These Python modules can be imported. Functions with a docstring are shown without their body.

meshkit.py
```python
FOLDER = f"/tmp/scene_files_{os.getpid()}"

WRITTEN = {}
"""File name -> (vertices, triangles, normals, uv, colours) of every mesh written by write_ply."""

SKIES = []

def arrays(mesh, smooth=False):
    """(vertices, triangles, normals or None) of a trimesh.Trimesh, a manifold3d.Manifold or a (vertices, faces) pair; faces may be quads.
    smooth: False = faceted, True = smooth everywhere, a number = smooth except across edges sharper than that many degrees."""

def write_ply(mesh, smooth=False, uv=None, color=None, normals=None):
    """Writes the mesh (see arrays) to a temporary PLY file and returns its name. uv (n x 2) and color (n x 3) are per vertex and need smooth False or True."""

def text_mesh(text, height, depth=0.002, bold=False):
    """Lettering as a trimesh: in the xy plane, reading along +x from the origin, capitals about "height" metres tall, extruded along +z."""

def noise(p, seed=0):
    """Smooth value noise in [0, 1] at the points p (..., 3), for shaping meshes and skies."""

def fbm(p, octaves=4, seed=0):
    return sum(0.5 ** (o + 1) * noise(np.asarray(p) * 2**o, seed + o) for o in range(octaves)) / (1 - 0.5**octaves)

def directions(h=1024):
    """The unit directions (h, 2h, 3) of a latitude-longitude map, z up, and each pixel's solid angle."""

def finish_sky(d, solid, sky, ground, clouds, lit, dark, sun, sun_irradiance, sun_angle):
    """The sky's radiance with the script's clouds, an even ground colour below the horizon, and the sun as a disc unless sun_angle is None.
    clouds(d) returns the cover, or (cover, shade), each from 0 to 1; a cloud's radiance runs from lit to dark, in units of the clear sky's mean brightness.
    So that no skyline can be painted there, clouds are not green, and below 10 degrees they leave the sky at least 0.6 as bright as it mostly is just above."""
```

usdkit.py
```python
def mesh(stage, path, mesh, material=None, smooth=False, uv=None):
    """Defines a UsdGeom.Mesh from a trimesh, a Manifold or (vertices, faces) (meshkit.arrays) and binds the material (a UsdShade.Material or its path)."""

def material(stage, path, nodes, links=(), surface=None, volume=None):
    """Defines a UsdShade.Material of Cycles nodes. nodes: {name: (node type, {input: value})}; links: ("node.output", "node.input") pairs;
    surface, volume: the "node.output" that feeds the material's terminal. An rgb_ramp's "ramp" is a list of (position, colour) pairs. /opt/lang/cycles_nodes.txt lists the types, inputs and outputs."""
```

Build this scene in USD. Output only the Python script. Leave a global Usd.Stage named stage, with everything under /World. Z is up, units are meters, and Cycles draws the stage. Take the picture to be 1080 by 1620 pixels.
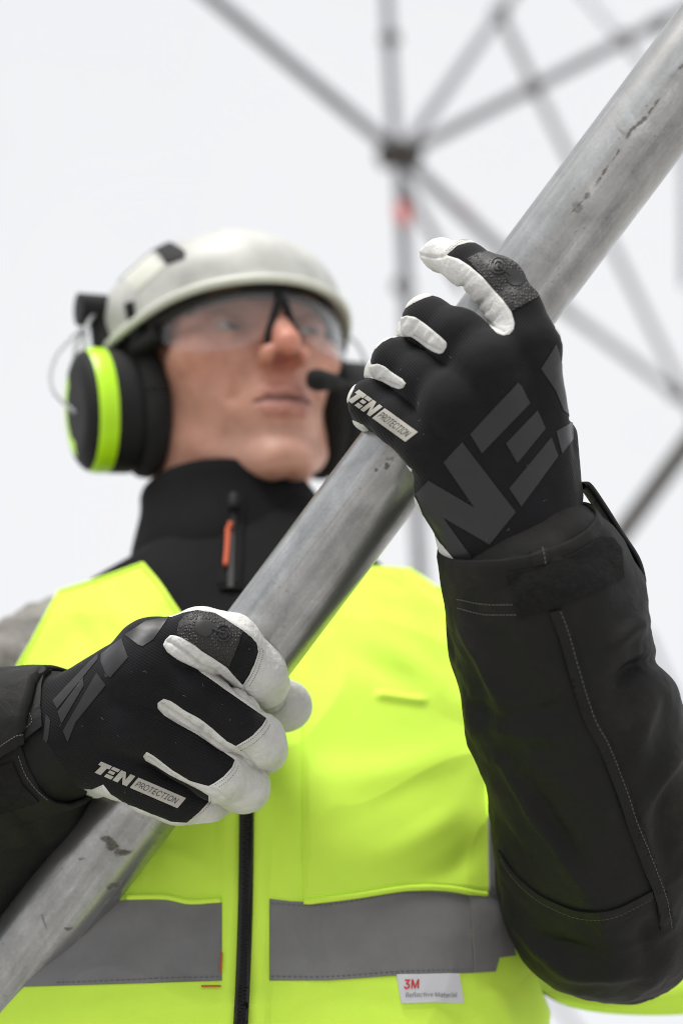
import math, time
import numpy as np, trimesh, usdkit, meshkit
from scipy.spatial import cKDTree
from shapely.geometry import Polygon
from pxr import Usd, UsdGeom, UsdLux, UsdShade, Gf, Sdf, Vt

T0 = time.time()
stage = Usd.Stage.CreateInMemory()
UsdGeom.SetStageUpAxis(stage, UsdGeom.Tokens.z)
UsdGeom.SetStageMetersPerUnit(stage, 1.0)
UsdGeom.Xform.Define(stage, '/World')
stage.SetDefaultPrim(stage.GetPrimAtPath('/World'))

# ------------------------------------------------------------------ camera, sky, sun, exposure
PITCH, CAM_Z, FOC = math.radians(28.0), 1.09, 2250.0        # FOC: focal length in photo pixels
SN, CS = math.sin(PITCH), math.cos(PITCH)
cam = UsdGeom.Camera.Define(stage, '/World/camera')
cam.CreateFocalLengthAttr(50.0); cam.CreateHorizontalApertureAttr(24.0); cam.CreateVerticalApertureAttr(36.0)
cam.CreateClippingRangeAttr(Gf.Vec2f(0.02, 2000.0))
cam.CreateFStopAttr(3.4); cam.CreateFocusDistanceAttr(0.737)
cam.CreateExposureAttr(1.16)
cam.AddTranslateOp().Set(Gf.Vec3d(0, 0, CAM_Z)); cam.AddRotateXOp().Set(90.0 + 28.0)

SUN_EL, SUN_AZ = math.radians(60), math.radians(205)          # azimuth = atan2(x, y) of the direction to the sun
sdir = np.array([math.sin(SUN_AZ) * math.cos(SUN_EL), math.cos(SUN_AZ) * math.cos(SUN_EL), math.sin(SUN_EL)])
sky_m = usdkit.material(stage, '/World/Looks/sky_overcast', {
    'sky': ('sky_texture', {'sky_type': 'single_scattering', 'sun_disc': False, 'sun_elevation': SUN_EL, 'sun_rotation': SUN_AZ}),
    'tc': ('texture_coordinate', {}),
    'no': ('noise_texture', {'scale': 1.6, 'detail': 4.0, 'roughness': 0.5}),
    'ra': ('rgb_ramp', {'ramp': [(0.3, (5.35, 5.40, 5.52)), (0.7, (5.65, 5.67, 5.74))]}),
    'mx': ('mix', {'fac': 0.95}),
    'bg': ('background_shader', {'strength': 0.075})},
    [('tc.generated', 'no.vector'), ('no.fac', 'ra.fac'), ('sky.color', 'mx.color1'), ('ra.color', 'mx.color2'), ('mx.color', 'bg.color')], surface='bg.background')
dome = UsdLux.DomeLight.Define(stage, '/World/sky')
UsdShade.MaterialBindingAPI.Apply(dome.GetPrim()).Bind(sky_m)
dome.GetPrim().SetCustomDataByKey('kind', 'structure'); dome.GetPrim().SetCustomDataByKey('label', 'even white overcast sky'); dome.GetPrim().SetCustomDataByKey('category', 'sky')
sun = UsdLux.DistantLight.Define(stage, '/World/sun')
sun.CreateNormalizeAttr(True); sun.CreateIntensityAttr(0.4); sun.CreateAngleAttr(30.0); sun.CreateColorAttr(Gf.Vec3f(1.0, 0.97, 0.93))
sun.AddRotateZOp().Set(180.0 - math.degrees(SUN_AZ)); sun.AddRotateXOp().Set(90.0 - math.degrees(SUN_EL))

# ------------------------------------------------------------------ frames
# Hands, head and tube were measured in the photographer's frame (mm; x right, y up, z towards the camera) and are placed in the world by C2W.
R_CW = np.array([[1, 0, 0], [0, -SN, -CS], [0, CS, -SN]])
def C2W(p): return np.asarray(p, float) / 1000.0 @ R_CW.T + np.array([0, 0, CAM_Z])
def W2C(p): return (np.asarray(p, float) - np.array([0, 0, CAM_Z])) @ R_CW * 1000.0
def cp(u, v, d): return np.array([(u - 540.0) * d / FOC, (810.0 - v) * d / FOC, -d], float)
def px(p): p = np.asarray(p, float); return np.stack([540 + p[..., 0] / -p[..., 2] * FOC, 810 - p[..., 1] / -p[..., 2] * FOC], -1)
def nrm(v): v = np.asarray(v, float); return v / np.maximum(np.linalg.norm(v, axis=-1, keepdims=True), 1e-12)

# ------------------------------------------------------------------ signed distances
def smin(a, b, k):
    h = np.clip(0.5 + 0.5 * (b - a) / k, 0, 1); return b * (1 - h) + a * h - k * h * (1 - h)
def smax(a, b, k): return -smin(-a, -b, k)
def cone(p, a, b, r1, r2):
    a, b = np.asarray(a, float), np.asarray(b, float)
    ba = b - a; l2 = ba @ ba; rr = r1 - r2; a2 = l2 - rr * rr; il2 = 1 / l2
    pa = p - a; y = pa @ ba; z = y - l2
    x2 = ((pa * l2 - y[:, None] * ba) ** 2).sum(1); y2 = y * y * l2; z2 = z * z * l2
    k = np.sign(rr) * rr * rr * x2
    return np.where(np.sign(z) * a2 * z2 > k, np.sqrt(x2 + z2) * il2 - r2, np.where(np.sign(y) * a2 * y2 < k, np.sqrt(x2 + y2) * il2 - r1, (np.sqrt(np.maximum(x2 * a2 * il2, 0)) + y * rr) * il2 - r1))
def chain(p, pts, k=4.0):
    d = None
    for (a, ra), (b, rb) in zip(pts[:-1], pts[1:]):
        c = cone(p, a, b, ra, rb); d = c if d is None else smin(d, c, k)
    return d
def ball(p, c, r): return np.linalg.norm(p - np.asarray(c, float), axis=1) - r
def ell(p, c, r):
    r = np.asarray(r, float); q = p - np.asarray(c, float); k0 = np.linalg.norm(q / r, axis=1); k1 = np.linalg.norm(q / (r * r), axis=1)
    return k0 * (k0 - 1) / np.maximum(k1, 1e-9)
def rbox(p, c, h, r, R=None):
    q = p - np.asarray(c, float)
    if R is not None: q = q @ R
    q = np.abs(q) - (np.asarray(h, float) - r)
    return np.linalg.norm(np.maximum(q, 0), axis=1) + np.minimum(q.max(1), 0) - r

def surface_nets(f, lo, hi, h, B=8):
    """Mesh of f = 0 over the box lo..hi with step h; f is sampled finely only near the surface."""
    lo, hi = np.asarray(lo, float), np.asarray(hi, float)
    nb = np.ceil((hi - lo) / (h * B)).astype(int); n = nb * B + 1
    ci = np.stack(np.meshgrid(*[np.arange(k) for k in nb], indexing='ij'), -1).reshape(-1, 3)
    cc = lo + (ci + 0.5) * h * B
    dc = np.concatenate([f(x) for x in np.array_split(cc, max(1, len(cc) // 200000 + 1))])
    G = np.empty(n, np.float32)
    blk = np.repeat(np.repeat(np.repeat(np.where(dc > 0, 99.0, -99.0).reshape(nb), B, 0), B, 1), B, 2)
    G[:-1, :-1, :-1] = blk; G[-1] = G[-2]; G[:, -1] = G[:, -2]; G[:, :, -1] = G[:, :, -2]
    act = np.abs(dc) < h * B * 0.87 * 1.35
    o = np.stack(np.meshgrid(*[np.arange(B + 1)] * 3, indexing='ij'), -1).reshape(-1, 3)
    idx = (ci[act][:, None, :] * B + o[None]).reshape(-1, 3)
    flat = np.unique(np.ravel_multi_index(idx.T, n))
    ii = np.stack(np.unravel_index(flat, n), -1)
    G.reshape(-1)[flat] = np.concatenate([f(lo + x * h) for x in np.array_split(ii, max(1, len(ii) // 200000 + 1))])
    S = G < 0
    c = np.zeros(n - 1, np.uint8); offs = [(a, b, d) for a in (0, 1) for b in (0, 1) for d in (0, 1)]
    sl = lambda a, m: slice(a, m - 1 + a)
    for a, b, d in offs: c += S[sl(a, n[0]), sl(b, n[1]), sl(d, n[2])]
    cells = np.argwhere((c > 0) & (c < 8))
    vid = np.full(n - 1, -1, np.int64); vid[tuple(cells.T)] = np.arange(len(cells))
    acc, cnt = np.zeros((len(cells), 3)), np.zeros(len(cells))
    vals = {o_: G[cells[:, 0] + o_[0], cells[:, 1] + o_[1], cells[:, 2] + o_[2]] for o_ in offs}
    for o1 in offs:
        for ax in range(3):
            if o1[ax] == 0:
                o2 = list(o1); o2[ax] = 1; o2 = tuple(o2)
                v1, v2 = vals[o1], vals[o2]; m = (v1 < 0) != (v2 < 0)
                t = np.where(m, v1 / np.where(m, v1 - v2, 1), 0)
                q = np.repeat(np.array([o1], float), len(cells), 0); q[:, ax] += t
                acc += q * m[:, None]; cnt += m
    V = lo + (cells + acc / cnt[:, None]) * h
    F = []
    for ax in range(3):
        b_, c_ = (ax + 1) % 3, (ax + 2) % 3
        s1 = [slice(None)] * 3; s2 = [slice(None)] * 3; s1[ax] = slice(0, -1); s2[ax] = slice(1, None)
        e = np.argwhere(S[tuple(s1)] != S[tuple(s2)])
        e = e[(e[:, b_] > 0) & (e[:, c_] > 0) & (e[:, b_] < n[b_] - 1) & (e[:, c_] < n[c_] - 1)]
        def at(db, dc_):
            q = e.copy(); q[:, b_] += db; q[:, c_] += dc_; return vid[tuple(q.T)]
        q = np.stack([at(-1, -1), at(0, -1), at(0, 0), at(-1, 0)], 1)
        fl = ~S[tuple(e.T)]
        q[fl] = q[fl][:, ::-1]
        F.append(q)
    q = np.vstack(F); q = q[(q >= 0).all(1)]
    return V, np.vstack([q[:, [0, 1, 2]], q[:, [0, 2, 3]]])

def vnormals(V, F):
    n = np.zeros_like(V); fn = np.cross(V[F[:, 1]] - V[F[:, 0]], V[F[:, 2]] - V[F[:, 0]])
    for k in range(3): np.add.at(n, F[:, k], fn)
    return nrm(n)
def relax(V, F, it=2, lam=0.5):
    """A few Laplacian steps (out and back) to calm the facets of the sampling."""
    E = np.vstack([F[:, [0, 1]], F[:, [1, 2]], F[:, [2, 0]]]); E = np.vstack([E, E[:, ::-1]])
    deg = np.bincount(E[:, 0], minlength=len(V))[:, None]
    for i in range(it):
        for s in (lam, -lam * 1.06):
            a = np.stack([np.bincount(E[:, 0], V[E[:, 1], k], minlength=len(V)) for k in range(3)], 1)
            V = V + s * (a / np.maximum(deg, 1) - V)
    return V
def split(V, F, val, *attrs):
    """Cuts the mesh along val = 0: ((V, F, attrs) where val > 0, the same where val < 0)."""
    val = np.where(np.abs(val) < 1e-6, 1e-6, val)
    out = []
    for sgn in (1, -1):
        w = val * sgn; pos = w > 0; k = pos[F].sum(1)
        X = [V] + list(attrs); faces = [F[k == 3]]; newp = [[] for _ in X]; base = len(V)
        def edge(a, b):
            nonlocal base
            t = w[a] / (w[a] - w[b])
            for j, x in enumerate(X):
                tt = t if x.ndim == 1 else t[:, None]
                newp[j].append(x[a] * (1 - tt) + x[b] * tt)
            i = base + np.arange(len(a)); base += len(a); return i
        for one in (1, 2):
            f = F[k == one]
            if not len(f): continue
            lone = pos[f] if one == 1 else ~pos[f]
            r = lone.argmax(1); f = np.stack([f[np.arange(len(f)), (r + j) % 3] for j in range(3)], 1)
            ab, ac = edge(f[:, 0], f[:, 1]), edge(f[:, 0], f[:, 2])
            if one == 1: faces.append(np.stack([f[:, 0], ab, ac], 1))
            else: faces += [np.stack([ab, f[:, 1], f[:, 2]], 1), np.stack([ab, f[:, 2], ac], 1)]
        X = [np.concatenate([x] + nn) for x, nn in zip(X, newp)]
        Fn = np.vstack(faces)
        key = np.round(X[0] * 2e4).astype(np.int64)
        used, inv = np.unique(Fn, return_inverse=True)
        _, first, inv2 = np.unique(key[used], axis=0, return_index=True, return_inverse=True)
        Fn = inv2.reshape(-1)[inv.reshape(Fn.shape)]
        Fn = Fn[(Fn[:, 0] != Fn[:, 1]) & (Fn[:, 1] != Fn[:, 2]) & (Fn[:, 0] != Fn[:, 2])]
        keep, inv3 = np.unique(Fn, return_inverse=True); Fn = inv3.reshape(Fn.shape); sel = used[first[keep]]
        out.append([X[0][sel], Fn] + [x[sel] for x in X[1:]])
    return out
def poly_sd(P, poly):
    """Signed distance in the polygon's units, positive inside."""
    poly = np.asarray(poly, float); A, Bp = poly, np.roll(poly, -1, 0)
    d = np.full(len(P), 1e18); ins = np.zeros(len(P), bool)
    for a, b in zip(A, Bp):
        e = b - a; w = P - a; t = np.clip((w @ e) / max(e @ e, 1e-12), 0, 1)
        d = np.minimum(d, ((w - t[:, None] * e) ** 2).sum(1))
        c = (a[1] > P[:, 1]) != (b[1] > P[:, 1])
        if a[1] != b[1]: ins ^= c & (P[:, 0] < (b[0] - a[0]) * (P[:, 1] - a[1]) / (b[1] - a[1]) + a[0])
    return np.sqrt(d) * np.where(ins, 1, -1)
def spline(pts, n=8, closed=False):
    """Catmull-Rom through pts."""
    P = np.asarray(pts, float)
    Q = np.vstack([P[-1], P, P[0], P[1]]) if closed else np.vstack([2 * P[0] - P[1], P, 2 * P[-1] - P[-2]])
    out = []
    for i in range(1, len(Q) - 2):
        t = (np.arange(n) / n)[:, None]; a, b, c, d = Q[i - 1:i + 3]
        out.append(0.5 * (2 * b + (c - a) * t + (2 * a - 5 * b + 4 * c - d) * t ** 2 + (3 * b - a - 3 * c + d) * t ** 3))
    if not closed: out.append(P[-1:])
    return np.vstack(out)

class Caster:
    """Lays outlines read off the photograph onto a surface that stands where the thing stands."""
    def __init__(self, V, F):
        self.m = trimesh.Trimesh(V, F, process=False); self.n = vnormals(np.asarray(V, float), F); self.V = np.asarray(V, float); self.F = F
        self.front = np.where((self.n * -self.V).sum(1) > 0)[0]
        self.tree = cKDTree(px(self.V[self.front]))
    def __call__(self, uv, off=0.0):
        uv = np.atleast_2d(np.asarray(uv, float)); D = nrm(np.stack([uv[:, 0] - 540, 810 - uv[:, 1], -np.full(len(uv), FOC)], -1))
        loc, ri, ti = self.m.ray.intersects_location(np.zeros_like(D), D, multiple_hits=False)
        P = np.full((len(uv), 3), np.nan); N = np.zeros((len(uv), 3))
        if len(ri):
            P[ri] = loc
            tri = self.F[ti]; bc = trimesh.triangles.points_to_barycentric(self.V[tri], loc)
            N[ri] = nrm((self.n[tri] * bc[:, :, None]).sum(1))
        bad = np.isnan(P[:, 0])
        if bad.any():
            _, j = self.tree.query(uv[bad]); j = self.front[j]
            P[bad] = self.V[j]; N[bad] = self.n[j]
        return P + N * off, N

def flat_poly(poly, size, holes=None):
    v, f = trimesh.creation.triangulate_polygon(Polygon(poly, holes) if not isinstance(poly, Polygon) else poly, engine='earcut')
    v = np.c_[v, np.zeros(len(v))]
    v, f = trimesh.remesh.subdivide_to_size(v, f, size, max_iter=12)
    m = trimesh.Trimesh(v, f, process=True)
    return np.asarray(m.vertices)[:, :2], np.asarray(m.faces)
def orient(V, F, N):
    fn = np.cross(V[F[:, 1]] - V[F[:, 0]], V[F[:, 2]] - V[F[:, 0]])
    flip = (fn * N[F].sum(1)).sum(1) < 0
    F = F.copy(); F[flip] = F[flip][:, ::-1]; return F
def decal(caster, poly, off=0.3, size=4.0, thick=None, holes=None):
    """A thin sheet of the given outline lying on the surface, with turned-down edges."""
    uv, f = (poly if isinstance(poly, tuple) else flat_poly(poly, size, holes))
    P, N = caster(uv, 0.0); f = orient(P + N * off, f, N)
    top = P + N * off
    ed = np.vstack([f[:, [0, 1]], f[:, [1, 2]], f[:, [2, 0]]]); key = np.sort(ed, 1); _, inv, cnt = np.unique(key, axis=0, return_inverse=True, return_counts=True)
    b = ed[cnt[inv.reshape(-1)] == 1]
    bot = P - N * 0.15; n = len(P)
    side = np.vstack([np.stack([b[:, 1], b[:, 0], n + b[:, 0]], 1), np.stack([b[:, 1], n + b[:, 0], n + b[:, 1]], 1)])
    A = np.vstack([top, bot]); G = np.vstack([f, side]); used, inv = np.unique(G, return_inverse=True)
    return A[used], inv.reshape(G.shape)
def tube(pts, r, n=10, cap=True):
    P = np.asarray(pts, float); r = np.broadcast_to(np.asarray(r, float), (len(P),))
    t = nrm(np.gradient(P, axis=0)); ref = np.array([0, 0, 1.0]) if abs(t[0][2]) < 0.9 else np.array([1.0, 0, 0])
    a = nrm(np.cross(t[0], ref)); rings = []
    for i in range(len(P)):
        a = nrm(a - t[i] * (a @ t[i])); b = np.cross(t[i], a)
        th = np.arange(n) / n * 2 * np.pi
        rings.append(P[i] + r[i] * (np.cos(th)[:, None] * a + np.sin(th)[:, None] * b))
    V = np.vstack(rings); F = grid_faces(len(P), n, True)
    if cap:
        V = np.vstack([V, P[:1], P[-1:]]); k = len(V); j = np.arange(n); j2 = (j + 1) % n; o = (len(P) - 1) * n
        F = np.vstack([F, np.stack([j2, j, np.full(n, k - 2)], 1), np.stack([o + j, o + j2, np.full(n, k - 1)], 1)])
    return V, F
def grid_faces(m, n, wrap):
    i, j = np.meshgrid(np.arange(m - 1), np.arange(n if wrap else n - 1), indexing='ij'); i, j = i.ravel(), j.ravel(); j2 = (j + 1) % n
    a, b, c, d = i * n + j, i * n + j2, (i + 1) * n + j2, (i + 1) * n + j
    return np.vstack([np.stack([a, b, c], 1), np.stack([a, c, d], 1)])
def join(ms):
    V, F, o = [], [], 0
    for v, f in ms: V.append(v); F.append(np.asarray(f) + o); o += len(v)
    return np.vstack(V), np.vstack(F)
def outward(V, F):
    """Flip the whole mesh if its volume is negative."""
    a, b, c = V[F[:, 0]], V[F[:, 1]], V[F[:, 2]]
    return F if (np.cross(a - a.mean(0), b - a.mean(0)) * (c - a.mean(0))).sum() > 0 else F[:, ::-1]
def stitches(caster, line, step, length, r, off=0.25):
    """Short thread stitches along a line of photo points, lying on the surface."""
    L = spline(line, 12); P, N = caster(L, off)
    s = np.r_[0, np.cumsum(np.linalg.norm(np.diff(P, axis=0), axis=1))]
    at = np.arange(step * 0.5, s[-1], step); out = []
    I = lambda q: np.stack([np.interp(q, s, P[:, k]) for k in range(3)], 1)
    for q in at:
        out.append(tube(I(np.array([q - length / 2, q, q + length / 2])), [r * 0.6, r, r * 0.6], 6))
    return join(out)

# ------------------------------------------------------------------ prims
ORIGIN, COUNT, MAT = {}, {}, {}
def numbered(path):
    k = COUNT.get(path, 0); COUNT[path] = k + 1
    return path if k == 0 else f'{path}_{k:03d}'
def tag(prim, label=None, category=None, group=None, kind=None):
    for k, v in (('label', label), ('category', category), ('group', group), ('kind', kind)):
        if v: prim.SetCustomDataByKey(k, v)
def thing(name, origin, label, category, group=None):
    path = numbered('/World/' + name); x = UsdGeom.Xform.Define(stage, path); x.AddTranslateOp().Set(Gf.Vec3d(*map(float, origin)))
    ORIGIN[path] = np.asarray(origin, float); tag(x.GetPrim(), label, category, group); return path
def emit(parent, name, VF, m, smooth=True, uv=None, label=None, kind=None, space='cam', attr=None):
    """One Mesh prim under its thing (or part). VF in camera mm (space 'cam') or world metres ('world')."""
    path = numbered(parent + '/' + name); top = '/'.join(parent.split('/')[:3])
    V = C2W(VF[0]) if space == 'cam' else np.asarray(VF[0], float)
    V = V - ORIGIN.get(top, np.zeros(3))
    pr = usdkit.mesh(stage, path, (V, np.asarray(VF[1])), MAT[m], smooth=smooth, uv=uv)
    if attr:
        for k, a in attr.items():
            a = np.asarray(a, np.float32)
            if a.ndim == 1: UsdGeom.PrimvarsAPI(pr).CreatePrimvar(k, Sdf.ValueTypeNames.FloatArray, 'vertex').Set(Vt.FloatArray.FromNumpy(a))
            else: UsdGeom.PrimvarsAPI(pr).CreatePrimvar(k, Sdf.ValueTypeNames.Color3fArray, 'vertex').Set(Vt.Vec3fArray.FromNumpy(a))
    tag(pr.GetPrim(), label, kind=kind); return path
def material(name, nodes, links, surface='p.BSDF', volume=None):
    MAT[name] = usdkit.material(stage, '/World/Looks/' + name, nodes, links, surface=surface, volume=volume)
def plain(name, color, rough=0.5, noise=None, bump=None, coords='object', extra=None, var=0.25):
    """A principled material with a little colour variation and fine relief. noise, bump: (scale, ...)"""
    nodes = {'p': ('principled_bsdf', {'base_color': color, 'roughness': rough, **(extra or {})}), 'tc': ('texture_coordinate', {})}; links = []
    if noise:
        c = np.array(color)
        nodes['n'] = ('noise_texture', {'scale': noise, 'detail': 5.0, 'roughness': 0.6}); nodes['r'] = ('rgb_ramp', {'ramp': [(0.25, c * (1 - var)), (0.75, np.minimum(c * (1 + var), 1.0))]})
        links += [(f'tc.{coords}', 'n.vector'), ('n.fac', 'r.fac'), ('r.color', 'p.base_color')]
    if bump:
        nodes['bn'] = ('noise_texture', {'scale': bump[0], 'detail': 4.0, 'roughness': 0.6}); nodes['b'] = ('bump', {'strength': bump[1], 'distance': bump[2]})
        links += [(f'tc.{coords}', 'bn.vector'), ('bn.fac', 'b.height'), ('b.normal', 'p.normal')]
    material(name, nodes, links)

# ------------------------------------------------------------------ materials
def knit(name, color, sx, sy, amp):
    """Fine ribbed knit: loops in rows, from the mesh's own st coordinates (mm along and across the hand)."""
    material(name, {'p': ('principled_bsdf', {'base_color': color, 'roughness': 0.85, 'sheen_weight': 0.08, 'sheen_roughness': 0.4, 'specular_ior_level': 0.25}),
        'tc': ('texture_coordinate', {}), 'd': ('noise_texture', {'scale': 0.12, 'detail': 2.0}), 'dm': ('vector_math', {'math_type': 'scale', 'scale': 1.2}), 'da': ('vector_math', {'math_type': 'add'}),
        'w1': ('wave_texture', {'wave_type': 'bands', 'bands_direction': 'x', 'scale': sx, 'detail': 0.0}), 'w2': ('wave_texture', {'wave_type': 'bands', 'bands_direction': 'y', 'scale': sy, 'detail': 0.0}),
        'm': ('math', {'math_type': 'multiply_add', 'value2': 0.65}), 'h': ('math', {'math_type': 'multiply_add', 'value2': 0.5}),
        'cn': ('noise_texture', {'scale': 0.05, 'detail': 6.0, 'roughness': 0.7}), 'cr': ('rgb_ramp', {'ramp': [(0.3, np.array(color) * 0.75), (0.7, np.array(color) * 1.35)]}),
        'lo': ('rgb_ramp', {'ramp': [(0.0, (0.3, 0.3, 0.3)), (1.0, (1.5, 1.5, 1.5))]}), 'cm': ('mix', {'mix_type': 'multiply', 'fac': 1.0}),
        'b': ('bump', {'strength': 0.9, 'distance': amp})},
        [('tc.UV', 'd.vector'), ('d.color', 'dm.vector1'), ('tc.UV', 'da.vector1'), ('dm.vector', 'da.vector2'), ('da.vector', 'w1.vector'), ('da.vector', 'w2.vector'),
         ('w2.fac', 'm.value1'), ('w1.fac', 'm.value3'), ('m.value', 'h.value1'), ('h.value', 'b.height'), ('b.normal', 'p.normal'), ('tc.UV', 'cn.vector'), ('cn.fac', 'cr.fac'),
         ('m.value', 'lo.fac'), ('cr.color', 'cm.color1'), ('lo.color', 'cm.color2'), ('cm.color', 'p.base_color')])
knit('black_knit', (0.0058, 0.0058, 0.0070), 0.24, 0.30, 0.00025)
def leather(name, color):
    material(name, {'p': ('principled_bsdf', {'base_color': color, 'roughness': 0.55, 'specular_ior_level': 0.35}), 'tc': ('texture_coordinate', {}),
        'v': ('voronoi_texture', {'scale': 1300.0, 'feature': 'distance_to_edge'}), 'n': ('noise_texture', {'scale': 160.0, 'detail': 5.0, 'roughness': 0.6}), 'a': ('math', {'math_type': 'multiply_add', 'value2': 0.45}),
        'cn': ('noise_texture', {'scale': 55.0, 'detail': 6.0, 'roughness': 0.65}), 'cr': ('rgb_ramp', {'ramp': [(0.25, np.array(color) * np.array([0.85, 0.84, 0.81])), (0.62, np.array(color) * 1.08)]}),
        'b': ('bump', {'strength': 0.8, 'distance': 0.0009})},
        [('tc.object', 'v.vector'), ('tc.object', 'n.vector'), ('tc.object', 'cn.vector'), ('v.distance', 'a.value1'), ('n.fac', 'a.value3'), ('a.value', 'b.height'), ('b.normal', 'p.normal'), ('cn.fac', 'cr.fac'), ('cr.color', 'p.base_color')])
leather('white_leather', (0.66, 0.657, 0.64))
plain('rubber_print', (0.016, 0.016, 0.0175), 0.42, noise=60, bump=(900, 0.15, 0.0002), var=0.12)
plain('grey_print', (0.42, 0.405, 0.36), 0.6, noise=300, bump=(1500, 0.2, 0.0002), var=0.08)
plain('dark_lettering', (0.045, 0.045, 0.045), 0.6)
plain('stitch_hole', (0.16, 0.155, 0.14), 0.8)
plain('pale_thread', (0.15, 0.14, 0.12), 0.8)
plain('lint', (0.22, 0.22, 0.22), 0.9)
material('touch_patch', {'p': ('principled_bsdf', {'base_color': (0.014, 0.0135, 0.0125), 'roughness': 0.5}), 'tc': ('texture_coordinate', {}),
    'v': ('voronoi_texture', {'scale': 0.62, 'feature': 'f1', 'randomness': 0.55}), 'r': ('rgb_ramp', {'ramp': [(0.0, (1, 1, 1)), (0.28, (0.75, 0.75, 0.75)), (0.5, (0, 0, 0)), (1.0, (0, 0, 0))]}),
    'c': ('rgb_ramp', {'ramp': [(0.0, (0.011, 0.0105, 0.010)), (1.0, (0.034, 0.032, 0.029))]}), 'b': ('bump', {'strength': 1.0, 'distance': 0.0007})},
    [('tc.UV', 'v.vector'), ('v.distance', 'r.fac'), ('r.color', 'c.fac'), ('c.color', 'p.base_color'), ('r.color', 'b.height'), ('b.normal', 'p.normal')])
def cloth(name, color, rough=0.8, weave=1400.0, amp=0.0002, var=0.25, big=9.0, extra=None):
    c = np.array(color)
    material(name, {'p': ('principled_bsdf', {'base_color': color, 'roughness': rough, 'specular_ior_level': 0.3, **(extra or {})}), 'tc': ('texture_coordinate', {}),
        'n': ('noise_texture', {'scale': big, 'detail': 8.0, 'roughness': 0.65}), 'r': ('rgb_ramp', {'ramp': [(0.3, c * (1 - var)), (0.7, np.minimum(c * (1 + var), 1))]}),
        'w': ('noise_texture', {'scale': weave, 'detail': 2.0}), 'b': ('bump', {'strength': 0.5, 'distance': amp})},
        [('tc.object', 'n.vector'), ('n.fac', 'r.fac'), ('r.color', 'p.base_color'), ('tc.object', 'w.vector'), ('w.fac', 'b.height'), ('b.normal', 'p.normal')])
material('black_jacket', {'p': ('principled_bsdf', {'roughness': 0.62, 'specular_ior_level': 0.28}), 'tc': ('texture_coordinate', {}),
    'n': ('noise_texture', {'scale': 14.0, 'detail': 9.0, 'roughness': 0.7}), 'r': ('rgb_ramp', {'ramp': [(0.38, (0.0038, 0.0038, 0.0038)), (0.50, (0.0058, 0.0056, 0.0052)), (0.57, (0.0085, 0.008, 0.007)), (0.66, (0.022, 0.0185, 0.014))]}),
    'rr': ('rgb_ramp', {'ramp': [(0.3, (0.52, 0.52, 0.52)), (0.7, (0.8, 0.8, 0.8))]}),
    'w': ('noise_texture', {'scale': 1500.0, 'detail': 2.0}), 'c': ('noise_texture', {'scale': 55.0, 'detail': 7.0, 'roughness': 0.6, 'distortion': 0.8}), 'a': ('math', {'math_type': 'multiply_add', 'value2': 8.0}), 'b': ('bump', {'strength': 0.5, 'distance': 0.0003})},
    [('tc.object', 'n.vector'), ('n.fac', 'r.fac'), ('n.fac', 'rr.fac'), ('r.color', 'p.base_color'), ('rr.color', 'p.roughness'), ('tc.object', 'w.vector'), ('tc.object', 'c.vector'), ('c.fac', 'a.value1'), ('w.fac', 'a.value3'), ('a.value', 'b.height'), ('b.normal', 'p.normal')])
cloth('hook_tape', (0.0075, 0.0072, 0.007), 0.95, 700.0, 0.0012, 0.5, 300.0)
cloth('grey_panel', (0.20, 0.192, 0.175), 0.7, 900.0, 0.0003, 0.6, 26.0)
cloth('hi_vis_yellow', (0.65, 0.97, 0.085), 0.75, 1200.0, 0.0002, 0.07, 10.0)
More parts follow.
